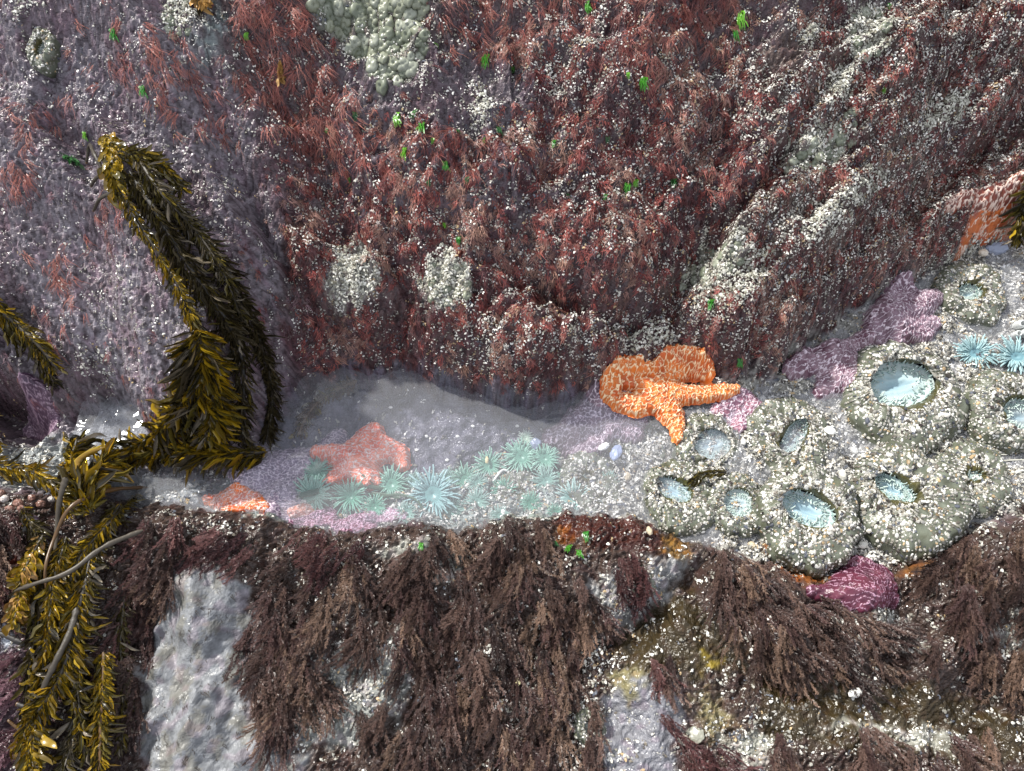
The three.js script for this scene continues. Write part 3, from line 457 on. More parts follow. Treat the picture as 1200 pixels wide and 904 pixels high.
seaStar('orange sea star with one red brown arm half hidden under a kelp tuft', [
  [[1180, 246, 17], [1150, 258, 14], [1132, 276, 12], [1122, 294, 9]],
  [[1180, 240, 16], [1196, 222, 14], [1210, 214, 10]],
  [[1182, 242, 16], [1215, 244, 14]]],
  [col(204, 108, 52, 0.95), col(184, 90, 50, 0.95)], col(236, 214, 196, 0.9), { cell: 0.0062, width: 0.12, hs: 0.75 });
seaStar('red brown sea star arm with big white bumps against the rock above the kelp tuft', [[[1196, 224, 13], [1160, 234, 11], [1130, 236, 9], [1110, 240, 6]]], [col(150, 72, 52, 0.9), col(124, 60, 48, 0.9)], col(232, 206, 190, 0.9), { cell: 0.0058, width: 0.26, hs: 0.8, rough: 0.0022 });
seaStar('dark magenta sea star hunched over the shelf edge among brown seaweed', [[[1012, 682, 24], [1004, 670, 16]], [[1012, 684, 24], [980, 696, 13], [952, 694, 8]], [[1012, 684, 22], [1036, 694, 15], [1044, 704, 9]], [[1008, 688, 20], [1006, 704, 14]], [[1020, 680, 20], [1034, 672, 11]]], [col(104, 48, 66, 0.9), col(84, 38, 56, 0.9)], col(190, 150, 170, 0.9), { cell: 0.0064, width: 0.085, hs: 0.8, rough: 0.0009 });
seaStar('dull purple sea star in the dark crevice behind the feather kelp', [[[50, 484, 20], [66, 504, 13]], [[50, 484, 20], [40, 506, 12]], [[50, 482, 18], [46, 464, 10]]], [col(110, 84, 104, 0.9), col(88, 64, 86, 0.9)], col(170, 146, 162, 0.9), { cell: 0.0040, width: 0.15 });
seaStar('pale mauve sea star arm with close white dots behind the kelp stalks', [[[36, 610, 7], [40, 624, 10], [50, 642, 9], [54, 656, 5]]], [col(136, 108, 132, 0.9), col(116, 88, 112, 0.9)], col(216, 200, 212, 0.9), { cell: 0.0032, width: 0.24, hs: 0.9 });
// ---------------------------------------------------------------- anemones
const fleshMat = new THREE.MeshPhysicalMaterial({ vertexColors: true, roughness: 0.30, bumpMap: bumpTex, bumpScale: 0.0010, specularIntensity: 1 });
const discMat = new THREE.MeshPhysicalMaterial({ vertexColors: true, roughness: 0.34, specularIntensity: 0.8 });
const coatChips = [chips(61, 1, 0.0030, 0, 0.6), chips(62, 1, 0.0028, 0, 0.6)];
const tentacleGeo = (L, r, bend) => { const g = new THREE.CylinderGeometry(r * 0.62, r, L, 6, 3); g.translate(0, L / 2, 0); const p = g.attributes.position; for (let i = 0; i < p.count; i++) { const t = p.getY(i) / L; p.setZ(i, p.getZ(i) + bend * L * t * t); } g.deleteAttribute('uv'); g.computeVertexNormals(); return g; };
function tint(g, c, c2) { const n = g.attributes.position.count, a = new Float32Array(n * 3); g.computeBoundingBox(); const y0 = g.boundingBox.min.y, h = g.boundingBox.max.y - y0; for (let i = 0; i < n; i++) { const k = c2 ? clamp((g.attributes.position.getY(i) - y0) / h) : 0; a[i * 3] = lerp(c.r, (c2 || c).r, k); a[i * 3 + 1] = lerp(c.g, (c2 || c).g, k); a[i * 3 + 2] = lerp(c.b, (c2 || c).b, k); } g.setAttribute('color', new THREE.BufferAttribute(a, 3)); return g; }
const splineAt = (pts, t) => { const n = pts.length - 1, f = t * n, i = Math.min(n - 1, f | 0), u = f - i, g = k => pts[clamp(k, 0, n)]; return [0, 1].map(a => { const p0 = g(i - 1)[a], p1 = g(i)[a], p2 = g(i + 1)[a], p3 = g(i + 2)[a]; return 0.5 * (2 * p1 + (p2 - p0) * u + (2 * p0 - 5 * p1 + 4 * p2 - p3) * u * u + (3 * p1 - p0 - 3 * p2 + p3) * u * u * u); }); };
// squat shell-coated anemone, its crown drawn partly in: column (> shell_coat), oral_disc, tentacles
function coatedAnemone(label, px, py, Rpx, { ox = 0, oy = 0, ow = 0.45, oh = 0.3, turn = 0, seed = 1, height = 0.55, coat = 1, disc = [150, 178, 190], open = 1, sx = 1, sz = 1.08, sink = 0.006, lip = [92, 88, 54], milk = 0.5 } = {}) {
  const c = P(px, py), R = Rpx * 0.00124, t = thing('shell_coated_anemone', label, 'anemone', 'shell coated anemones in the pool'), r = mulberry(seed * 97 + 5), n = normalAt(c.x, c.z, 0.02);
  t.position.set(c.x, c.y - sink, c.z); t.quaternion.setFromUnitVectors(new THREE.Vector3(0, 1, 0), n.lerp(new THREE.Vector3(0, 1, 0.12), 0.55).normalize());
  const prof = [[0.96, -0.35], [1.03, 0.05], [1.02, 0.45], [0.93, 0.80], [0.78, 1.0], [0.62, 1.0], [0.50, 0.86], [0.42, 0.66]], NT = 88, NS = 34, ca = Math.cos(turn), sa = Math.sin(turn);
  const outline = Array.from({ length: NT }, (_, k) => { const a = k / NT * 2 * Math.PI; return 1 + 0.10 * N3D(Math.cos(a) * 1.3, Math.sin(a) * 1.3, seed) + 0.04 * N3D(Math.cos(a) * 4, Math.sin(a) * 4, seed + 9); });
  const pt = (s, k) => {   // s 0 base .. 1 rim of the opening
    const a = k / NT * 2 * Math.PI, [pr, py2] = splineAt(prof, s), w = sstep(0.42, 1, s), ex = R * pr * outline[((k % NT) + NT) % NT];
    const ux = Math.cos(a), uz = Math.sin(a), lx = ux * ow * R, lz = uz * oh * R, ix = ox * R + lx * ca - lz * sa, iz = oy * R + lx * sa + lz * ca;
    const wob = 0.05 * N3D(ux * 2.2, uz * 2.2, s * 3 + seed * 3);
    return [lerp(ux * ex * sx, ix, w), (py2 * height * 1.0 + wob * (1 + s)) * R, lerp(uz * ex * sz, iz, w)];
  };
  const pos = [], cl = [], uv = [], idx = [], cc = new THREE.Color(), base = col(92, 94, 74, 0.8), base2 = col(126, 132, 116, 0.8), lipC = col(...lip, 0.8);
  for (let s = 0; s <= NS; s++) for (let k = 0; k <= NT; k++) { const q = s / NS, [x, y, z] = pt(q, k); pos.push(x, y, z); uv.push(x * 5 + seed, z * 5 + y * 4); cc.copy(base).lerp(base2, clamp(0.5 + 0.6 * N3D(x * 60, y * 60, z * 60 + seed))).lerp(lipC, sstep(0.66, 0.8, q)).multiplyScalar(0.85 + 0.2 * N3D(x * 200, y * 200, z * 200)); cl.push(cc.r, cc.g, cc.b); if (s && k) { const a = s * (NT + 1) + k, b = a - NT - 1; idx.push(b - 1, a - 1, b, b, a - 1, a); } }
  const g = new THREE.BufferGeometry(); g.setAttribute('position', new THREE.Float32BufferAttribute(pos, 3)); g.setAttribute('color', new THREE.Float32BufferAttribute(cl, 3)); g.setAttribute('uv', new THREE.Float32BufferAttribute(uv, 2)); g.setIndex(idx); g.computeVertexNormals();
  const column = part('column', g, fleshMat, t);
  // shell pieces stuck on the column
  const m = [new Mass(), new Mass()], count = Math.round(coat * 2.3e5 * R * R * 3.2);
  for (let i = 0; i < count; i++) {
    const q = 0.10 + 0.70 * Math.sqrt(r()) * (0.9 + 0.2 * r()), k = r() * NT | 0; if (q > 0.80) continue;
    if (N3D(q * 5, Math.cos(k / NT * 6.28) * 3, Math.sin(k / NT * 6.28) * 3 + seed) < -0.55) continue;
    const a = pt(q, k), b = pt(q + 0.02, k), e = pt(q, k + 1), A = new THREE.Vector3(...a), U = new THREE.Vector3(...b).sub(A), V = new THREE.Vector3(...e).sub(A), nn = U.cross(V).normalize(); if (nn.x * A.x + nn.z * A.z + nn.y * R < 0) nn.negate();
    const sz2 = (0.35 + 1.0 * r() * r() * r() + 0.2) * (0.75 + 8 * R); m[i & 1].add(frame(A, nn, new THREE.Vector3(r() - 0.5, r() - 0.5, r() - 0.5), sz2, sz2 * 0.8, sz2), grit(r).multiplyScalar(r() < 0.2 ? 0.34 : r() < 0.42 ? 0.7 : 1));
  }
  for (let i = 0; i < 26 * open * (ow + oh) * 2.2; i++) { const q = 0.2 + 0.75 * Math.sqrt(r()), [x, y, z] = pt(1, r() * NT | 0), s2 = 0.25 + 0.4 * r(); m[i & 1].add(frame(new THREE.Vector3(ox * R + (x - ox * R) * q, y - 0.03 * R - 0.09 * R * (1 - q * q), oy * R + (z - oy * R) * q), new THREE.Vector3(r() - 0.5, 2, r() - 0.5), new THREE.Vector3(r() - 0.5, 0, r() - 0.5), s2, s2 * 0.6, s2), grit(r)); }
  m.forEach((q, i) => stuffObj(q.make(coatChips[i], chipMat), 'shell_coat', null, null, column));
  // disc with fine radial folds
  const D = 60, dp = [], dc = [], di = [], c1 = col(...disc, 0.82).lerp(col(190, 204, 202, 0.82), 0.4), c2 = col(196, 206, 200, 0.82), c3 = col(130, 160, 176, 0.82);
  let rimY = 0; for (let k = 0; k < NT; k++) rimY += pt(1, k)[1] / NT;
  for (let s = 0; s <= 12; s++) for (let k = 0; k <= D; k++) {
    const q = s / 12, a = k / D * 2 * Math.PI, kk = k * NT / D, k0 = Math.floor(kk), A0 = pt(1, k0), A1 = pt(1, k0 + 1), rx = lerp(A0[0], A1[0], kk - k0), rz = lerp(A0[2], A1[2], kk - k0), cx = ox * R, cz = oy * R;
    const dx = (rx - cx) * q * 1.03, dz = (rz - cz) * q * 1.03, lu = (dx * ca + dz * sa) / (ow * R), lv = (dz * ca - dx * sa) / (oh * R), lip = Math.hypot(lu / 0.62, lv / 0.26);
    dp.push(cx + dx, rimY - 0.05 * R - 0.09 * R * (1 - q * q) + 0.030 * R * Math.exp(-Math.pow((lip - 1) * 3.2, 2)) - 0.03 * R * Math.exp(-lip * lip * 4) + 0.008 * R * N3D(dx / R * 9, dz / R * 9, seed), cz + dz);
    const slit = Math.exp(-lip * lip * 1.6);
    cc.copy(c1).lerp(c2, clamp(sstep(0.2, 0.9, q) * milk * 0.9 + 0.35 * N3D(Math.cos(a) * q * 5, Math.sin(a) * q * 5, 2 + seed))).lerp(c3, 0.6 * slit); dc.push(cc.r, cc.g, cc.b);
    if (s && k) { const A = s * (D + 1) + k, B = A - D - 1; di.push(B - 1, B, A - 1, B, A, A - 1); }
  }
  const dg = new THREE.BufferGeometry(); dg.setAttribute('position', new THREE.Float32BufferAttribute(dp, 3)); dg.setAttribute('color', new THREE.Float32BufferAttribute(dc, 3)); dg.setIndex(di); dg.computeVertexNormals(); part('oral_disc', dg, discMat, t);
  const list = [], tn = Math.round(46 * open);
  for (let ring = 0; ring < 3; ring++) for (let k = 0; k < tn - ring * 7; k++) {
    const a = (k + 0.2 + ring * 0.5 + (r() - 0.5) * 0.4) / (tn - ring * 7) * 2 * Math.PI, [x, y, z] = pt(1, Math.round(a / (2 * Math.PI) * NT) % NT), cx = ox * R, cz = oy * R, f = 1.0 - ring * 0.13 - 0.08 * r(), L = R * (ring ? 0.06 + 0.09 * r() : 0.10 + 0.08 * r()), rr = R * 0.016;
    const tg = tentacleGeo(L, rr, 0.3); tint(tg, col(150, 176, 172, 1), col(206, 218, 212, 1));
    const dir = new THREE.Vector3(cx - x, 0, cz - z).normalize().multiplyScalar(ring ? 0.9 : -0.15).add(new THREE.Vector3(0, ring ? 0 : 0.75, 0)).add(new THREE.Vector3((r() - 0.5) * 1.4, 0.16, (r() - 0.5) * 1.4));
    tg.applyMatrix4(frame(new THREE.Vector3(cx + (x - cx) * f, rimY - 0.05 * R - 0.09 * R * (1 - f * f), cz + (z - cz) * f), dir, new THREE.Vector3(0, 1, 0), 1, 1, 1)); list.push(tg);
  }
  part('tentacles', mergeGeometries(list), discMat, t);
  return t;
}
coatedAnemone('largest shell coated anemone, wide open with an oval pale blue disc', 1054, 474, 66, { ox: -0.10, oy: -0.28, ow: 0.66, oh: 0.44, turn: -0.15, seed: 1, disc: [160, 196, 206], milk: 0.8, height: 0.6 });
coatedAnemone('dark shell coated anemone with a small round grey mouth beside the largest one', 1176, 486, 52, { ox: 0.18, oy: 0.12, ow: 0.40, oh: 0.40, seed: 2, disc: [128, 138, 150], height: 0.62, sz: 1.0 });
coatedAnemone('shell coated anemone with a slanted milky slit mouth, white shell lying on it', 922, 516, 50, { ox: 0.10, oy: 0.0, ow: 0.58, oh: 0.22, turn: -0.95, seed: 3, disc: [168, 184, 186], milk: 0.9, height: 0.5 });
coatedAnemone('shell coated anemone with a bright blue folded mouth above the brown seaweed', 944, 607, 56, { ox: -0.06, oy: -0.10, ow: 0.56, oh: 0.32, turn: 0.45, seed: 4, disc: [146, 186, 206], milk: 0.7, height: 0.62 });
coatedAnemone('broad shell coated anemone with a small slanted blue mouth', 1060, 590, 60, { ox: -0.20, oy: -0.22, ow: 0.42, oh: 0.22, turn: 0.75, seed: 5, disc: [150, 186, 200], height: 0.5, sx: 1.08 });
coatedAnemone('shell coated anemone with a grey milky disc beside the orange star', 828, 526, 38, { ox: 0.1, oy: -0.12, ow: 0.60, oh: 0.46, turn: -0.2, seed: 6, disc: [150, 166, 170], milk: 0.8, height: 0.5 });
coatedAnemone('shell coated anemone half open with a fan of pale green tentacles', 796, 586, 42, { ox: -0.22, oy: -0.20, ow: 0.55, oh: 0.30, turn: 0.55, seed: 7, disc: [140, 182, 190], height: 0.5, lip: [84, 84, 44] });
coatedAnemone('small shell coated anemone with a ring shaped grey mouth', 864, 592, 33, { ow: 0.50, oh: 0.50, seed: 8, disc: [158, 176, 182], height: 0.55, milk: 0.7 });
coatedAnemone('shell coated anemone with a closed grey green mouth beside the kelp tuft', 1136, 346, 42, { ox: -0.14, oy: 0.05, ow: 0.40, oh: 0.28, turn: -0.2, seed: 9, disc: [140, 150, 146], height: 0.55 });
coatedAnemone('flat shell coated anemone with a blue grey disc under the orange star', 756, 522, 27, { ow: 0.62, oh: 0.52, seed: 10, disc: [128, 156, 178], height: 0.4, milk: 0.5, coat: 0.8 });
coatedAnemone('closed shell coated anemone in a hollow of the upper rock', 56, 62, 19, { ow: 0.22, oh: 0.40, turn: 0.3, seed: 11, disc: [96, 100, 92], height: 0.9, sx: 0.85, sz: 1.35, open: 0.5, sink: 0.002 });
coatedAnemone('closed shell coated anemone on the shelf below the brown seaweed', 690, 852, 16, { ow: 0.3, oh: 0.4, seed: 12, disc: [130, 132, 126], height: 0.7, open: 0.5, sink: 0.002 });
coatedAnemone('closed shell coated anemone on the pale slab above the olive rock', 752, 682, 16, { ow: 0.35, oh: 0.35, seed: 13, disc: [130, 136, 130], height: 0.5, open: 0.5, sink: 0.002 });
coatedAnemone('low mound of gravel coated anemone beside the curved white shell', 608, 580, 30, { ow: 0.12, oh: 0.08, seed: 14, disc: [120, 128, 122], height: 0.45, open: 0.4 });
coatedAnemone('low mound of gravel coated anemone beside the blue mussel shell', 688, 560, 32, { ow: 0.12, oh: 0.08, seed: 15, disc: [120, 128, 122], height: 0.42, open: 0.4 });
coatedAnemone('low gravel coated anemone against the lower pool edge', 706, 588, 26, { ow: 0.14, oh: 0.10, seed: 16, disc: [120, 128, 122], height: 0.45, open: 0.4 });
coatedAnemone('shell coated anemone wedged between rippling water and the brown seaweed', 1140, 560, 40, { ow: 0.2, oh: 0.14, seed: 17, disc: [130, 144, 150], height: 0.38, open: 0.6 });

// open green anemone under water: column, oral_disc, tentacles
function openAnemone(label, px, py, Rpx, colors, { seed = 1, rings = 4, per = 28, len = 0.34, up = 0.55, sz = 1, thick = 0.055 } = {}) {
  const c = P(px, py), R = Rpx * 0.00124, t = thing('green_anemone', label, 'anemone', 'open green anemones under water'), r = mulberry(seed * 31 + 7);
  t.position.set(c.x, c.y - 0.004, c.z); t.rotation.set(0.25, 0, 0);
  const [cd, ct, tip] = colors.map(v => col(...v, 0.9)), h = 0.35 * R + 0.006;
  const cg = new THREE.LatheGeometry([[0.75, -0.01 / R], [0.62, h / R * 0.5], [0.66, h / R * 0.9], [0.60, h / R]].map(([a, b]) => new THREE.Vector2(a * R, b * R)), 36); cg.deleteAttribute('uv'); part('column', tint(cg, cd.clone().multiplyScalar(0.7)), discMat, t);
  const K = 40, dp = [], dc = [], di = [], cc = new THREE.Color();
  for (let s = 0; s <= 8; s++) for (let k = 0; k <= K; k++) { const q = s / 8, a = k / K * 2 * Math.PI, x = q * 0.63 * R * Math.cos(a), z = q * 0.63 * R * Math.sin(a) * sz; dp.push(x, h + 0.03 * R + 0.05 * R * q * q + (k % 2) * 0.01 * R * q - 0.08 * R * Math.exp(-q * q * 30), z); cc.copy(cd).lerp(tip, (k % 2) * 0.3 * q + 0.3 * Math.exp(-Math.pow((q - 0.18) * 14, 2))); dc.push(cc.r, cc.g, cc.b); if (s && k) { const A = s * (K + 1) + k, B = A - K - 1; di.push(B - 1, B, A - 1, B, A, A - 1); } }
  const dg = new THREE.BufferGeometry(); dg.setAttribute('position', new THREE.Float32BufferAttribute(dp, 3)); dg.setAttribute('color', new THREE.Float32BufferAttribute(dc, 3)); dg.setIndex(di); dg.computeVertexNormals(); part('oral_disc', dg, discMat, t);
  const list = [];
  for (let q = 0; q < rings; q++) for (let k = 0; k < per; k++) {
    const a = (k + q * 0.5 + (r() - 0.5) * 0.5) / per * 2 * Math.PI, f = 0.34 + 0.08 * q, L = R * len * (0.5 + 0.15 * q + 0.75 * r()), tg = tentacleGeo(L, R * thick, -0.3 - 0.6 * r());
    tint(tg, ct.clone().multiplyScalar(0.85 + 0.3 * r()), tip);
    tg.applyMatrix4(frame(new THREE.Vector3(f * R * Math.cos(a), h, f * R * Math.sin(a) * sz), new THREE.Vector3(Math.cos(a) + (r() - 0.5) * 0.7, up + 0.25 * (rings - q) + 0.3 * r(), Math.sin(a) + (r() - 0.5) * 0.7), new THREE.Vector3(0, 1, 0), 1, 1, 1)); list.push(tg);
  }
  part('tentacles', mergeGeometries(list), discMat, t); return t;
}
const MINT = [[92, 140, 120], [112, 162, 142], [150, 188, 170]], ICE = [[104, 146, 142], [126, 168, 166], [160, 190, 188]], DEEP = [[62, 120, 98], [86, 146, 122], [136, 182, 162]], TEAL = [[104, 144, 154], [126, 162, 168], [164, 192, 194]];
openAnemone('round mint green anemone with short tentacles and a tan speck at its mouth', 573, 546, 18, MINT, { seed: 1, per: 28, len: 0.34 });
openAnemone('small mint green anemone beside the round one, pale ring inside', 545, 562, 15, MINT, { seed: 2, per: 32, len: 0.42 });
openAnemone('pale ice blue anemone with long spread tentacles near the lower pool edge', 508, 580, 28, ICE, { seed: 3, per: 32, len: 0.34, thick: 0.05 });
openAnemone('mint green anemone touching the pink orange sea star', 460, 568, 20, MINT, { seed: 4, per: 28, len: 0.32 });
openAnemone('dark green anemone between the lilac star and the pink orange star', 372, 553, 14, DEEP, { seed: 5, per: 28, len: 0.5 });
openAnemone('bushy mint green anemone beside the lilac star, below a pebble', 611, 536, 21, MINT, { seed: 6, per: 30, len: 0.32 });
openAnemone('mint green anemone pressed against the pale end of the lilac star', 638, 538, 17, MINT, { seed: 7, per: 28, len: 0.32 });
openAnemone('hazy green anemone under drifting eelgrass below the pink orange star', 368, 580, 22, MINT, { seed: 8, per: 28, len: 0.32 });
openAnemone('faint green anemone under drifting eelgrass, deeper one', 412, 582, 16, DEEP, { seed: 9, per: 26, len: 0.5 });
openAnemone('teal fringed anemone at the shelf edge by the brown seaweed tips', 672, 584, 15, [[110, 160, 150], [120, 176, 166], [190, 214, 206]], { seed: 10, per: 28, len: 0.6 });
openAnemone('teal anemone spread flat in shallow water above the dark coated anemone', 1138, 416, 22, TEAL, { seed: 11, per: 28, len: 0.42, sz: 0.7 });
openAnemone('teal anemone spread flat in shallow water at the end of the row', 1186, 420, 24, TEAL, { seed: 12, per: 28, len: 0.42, sz: 0.7 });
openAnemone('tiny green anemone on the sand beside the bushy one', 616, 514, 9, [[150, 170, 150], [160, 186, 166], [200, 212, 200]], { seed: 13, per: 20, len: 0.4 });

for (const [i, [x, y, q]] of [[590, 576, 14], [640, 564, 15], [478, 600, 11], [440, 594, 13], [532, 596, 13], [560, 588, 13], [664, 562, 12], [560, 566, 11], [486, 566, 12], [622, 590, 12], [712, 566, 12], [526, 560, 10], [650, 600, 9], [586, 604, 10]].entries()) openAnemone('small pale green anemone crowded in the milky shallows of the pool', x, y, q, i % 3 ? [[110, 146, 134], [126, 164, 150], [156, 184, 174]] : DEEP, { seed: 20 + i, per: 28, len: 0.4 });

// packed colonies of small closed anemones on the rock
{
  const variants = [0, 1, 2].map(v => {
    const g = new THREE.LatheGeometry([[1.02, -0.3], [1.08, 0.15], [0.95, 0.5], [0.66, 0.68], [0.36, 0.68], [0.16, 0.6], [0.0, 0.54]].map(([a, b]) => new THREE.Vector2(a, b)), 14), p = g.attributes.position;
    for (let i = 0; i < p.count; i++) { const s = 1 + 0.25 * N3D(p.getX(i) * 1.2 + v * 9, p.getY(i) * 1.2, p.getZ(i) * 1.2); p.setXYZ(i, p.getX(i) * s, p.getY(i) * s, p.getZ(i) * s); }
    g.deleteAttribute('uv'); g.computeVertexNormals(); return g;
  });
  const bud = [col(136, 140, 120, 0.85), col(150, 154, 138, 0.85), col(116, 122, 104, 0.85)].map(c => new THREE.MeshPhysicalMaterial({ color: c, roughness: 0.35 }));
  const r = mulberry(4242);
  const colony = (label, group, pts, sizes) => pts.forEach(([px, py], i) => {
    const c = P(px, py), m = part(numbered('closed_anemone'), variants[i % 3], bud[(r() * 3) | 0]), s = (sizes[0] + (sizes[1] - sizes[0]) * r()) * 0.00124;
    m.position.copy(c); m.position.y -= s * 0.1; m.scale.set(s * (0.85 + 0.3 * r()), s, s * (0.9 + 0.35 * r())); m.quaternion.setFromUnitVectors(new THREE.Vector3(0, 1, 0), normalAt(c.x, c.z, 0.01)); m.userData = { label, category: 'anemone', group };
  });
  const scatter = (n, inside, x0, x1, y0, y1, gap) => { const out = []; let guard = 0; while (out.length < n && guard++ < 6000) { const p = [x0 + (x1 - x0) * r(), y0 + (y1 - y0) * r()]; if (inside(...p) && out.every(q => Math.hypot(q[0] - p[0], q[1] - p[1]) > gap)) out.push(p); } return out; };
  colony('small closed grey green anemone packed in the big pale colony', 'anemones of the big pale colony', scatter(110, (x, y) => y < 60 ? x > 362 + y * 0.75 && x < 498 : x > 408 + (y - 60) * 1.0 && x < 496 - (y - 60) * 0.6, 360, 500, -4, 100, 9.5), [5, 7.6]);
  colony('small closed anemone in the pale patch on the middle of the rock face', 'anemones of the pale patch', scatter(14, (x, y) => Math.hypot((x - 525) / 28, (y - 328) / 32) < 1, 490, 560, 290, 366, 10), [3.2, 5]);
  colony('small closed anemone in the knobbly white streak of the right hand gully', 'anemones of the white streak', scatter(24, (x, y) => Math.abs((x - 925) * 0.77 + (y - 182) * 0.64 - 30) < 60 && Math.abs((x - 958) * 0.6 - (184 - y) * 0.75) < 16, 920, 1000, 110, 200, 9), [4, 6.5]);
  colony('small closed anemone in the white clump beside the tan kelp blades', 'anemones of the white clump', scatter(12, (x, y) => Math.hypot((x - 208) / 16, (y - 22) / 26) < 1, 190, 228, -2, 50, 8), [3, 5]);
  colony('small closed anemone in the upper right white knob', 'anemones of the white knob', scatter(16, (x, y) => Math.hypot((x - 1016) / 24, (y - 38) / 28) < 1, 990, 1042, 8, 68, 9), [3.6, 6]);
  colony('small closed anemone in the pale oval beside the gully above the orange star', 'anemones of the pale oval', scatter(16, (x, y) => Math.hypot(((x - 835) * 0.87 - (y - 312) * 0.5) / 44, ((x - 835) * 0.5 + (y - 312) * 0.87) / 16) < 1, 780, 890, 280, 345, 10), [3.4, 5.6]);
}
// ---------------------------------------------------------------- feather kelp: stalk with leafy blades down both sides
function leafGeo(seed, bulge, curl) {   // unit leaf along +y, width along x, cupped
  const r = mulberry(seed), pos = [], idx = [], n = 6, cx = (r() - 0.5) * 0.5;
  for (let s = 0; s <= n; s++) {
    const t = s / n, w = 0.5 * Math.min(1, 0.25 + t * 2.2 / bulge) * Math.sqrt(Math.max(0.02, 1 - Math.pow(t, 5))) * (1 + 0.25 * (r() - 0.5)), z = curl * t * t * 0.5, x = cx * Math.sin(t * 2.4);
    const wv = 0.16 * Math.sin(t * 4.5 + seed), wz = 0.08 * Math.sin(t * 8 + seed * 2); pos.push(x - w + wv, t, z + wz + 0.22 * w, x + wv, t, z + wz - 0.16 * w, x + w + wv, t, z + wz + 0.26 * w);
    if (s) { const a = s * 3; idx.push(a - 3, a - 2, a, a - 2, a + 1, a, a - 2, a - 1, a + 1, a - 1, a + 2, a + 1); }
  }
  const g = new THREE.BufferGeometry(); g.setAttribute('position', new THREE.Float32BufferAttribute(pos, 3)); g.setIndex(idx); g.computeVertexNormals(); return g;
}
const leaves = [leafGeo(1, 0.8, -0.8), leafGeo(2, 1.0, 0.5), leafGeo(3, 1.3, -0.5), leafGeo(4, 0.9, -1.2), leafGeo(5, 1.1, -1.6)];
const kelpMat = (r, g, b, k = 0.9) => new THREE.MeshPhysicalMaterial({ color: col(r, g, b, k), roughness: 0.24, side: THREE.DoubleSide, transmission: 0.12, thickness: 0, specularIntensity: 1 });
const KELP = { gold: [kelpMat(150, 122, 26), kelpMat(172, 144, 40), kelpMat(126, 102, 28), kelpMat(104, 86, 30), kelpMat(140, 108, 26)], olive: [kelpMat(92, 82, 36), kelpMat(70, 62, 30), kelpMat(112, 98, 42), kelpMat(54, 48, 30)], drab: [kelpMat(86, 78, 60), kelpMat(112, 102, 86), kelpMat(64, 56, 42), kelpMat(142, 132, 116)], dark: [kelpMat(64, 56, 36), kelpMat(52, 46, 34), kelpMat(78, 68, 44), kelpMat(60, 50, 30)], tan: [kelpMat(178, 138, 78), kelpMat(196, 156, 100), kelpMat(150, 112, 60)] };  // palest drab tones are wet glints put into the blade colour
const stalkMats = { dark: new THREE.MeshPhysicalMaterial({ color: col(60, 53, 42), roughness: 0.5, bumpMap: bumpTex, bumpScale: 0.0006 }), grey: new THREE.MeshPhysicalMaterial({ color: col(74, 66, 54), roughness: 0.5, bumpMap: bumpTex, bumpScale: 0.0006 }), brown: new THREE.MeshPhysicalMaterial({ color: col(92, 66, 34), roughness: 0.36 }), black: new THREE.MeshPhysicalMaterial({ color: col(46, 42, 38), roughness: 0.55 }) };
const LIMP = new THREE.Vector3(0.05, -0.22, 0.34);
const TOCAM = new THREE.Vector3(0, 0.86, 0.5).normalize();
function stalkGeo(curve, w, thick, n = 40) {   // strap-like stalk, slightly domed
  const pos = [], idx = [], p = new THREE.Vector3(), tn = new THREE.Vector3(), b = new THREE.Vector3(), up = new THREE.Vector3(), K = 8;
  for (let i = 0; i <= n; i++) { const t = i / n; curve.getPoint(t, p); curve.getTangent(t, tn); b.crossVectors(tn, TOCAM).normalize(); up.crossVectors(b, tn).normalize(); const ww = w * (1 - 0.35 * t) * (1 + 0.22 * N1(t * 11, w * 900) + 0.10 * N2(t * 40, w * 700)) * (i === n || i === 0 ? 0.35 : 1); for (let k = 0; k < K; k++) { const a = k / K * 2 * Math.PI; pos.push(p.x + b.x * ww * Math.cos(a) + up.x * thick * Math.sin(a), p.y + b.y * ww * Math.cos(a) + up.y * thick * Math.sin(a), p.z + b.z * ww * Math.cos(a) + up.z * thick * Math.sin(a)); if (i) { const q = i * K + k, q2 = i * K + (k + 1) % K; idx.push(q - K, q2 - K, q, q2 - K, q2, q); } } }
  const g = new THREE.BufferGeometry(); g.setAttribute('position', new THREE.Float32BufferAttribute(pos, 3)); const uv = []; for (let i = 0; i < pos.length / 3; i++) uv.push(pos[i * 3] * 5, pos[i * 3 + 2] * 5); g.setAttribute('uv', new THREE.Float32BufferAttribute(uv, 2)); g.setIndex(idx); g.computeVertexNormals(); return g;
}
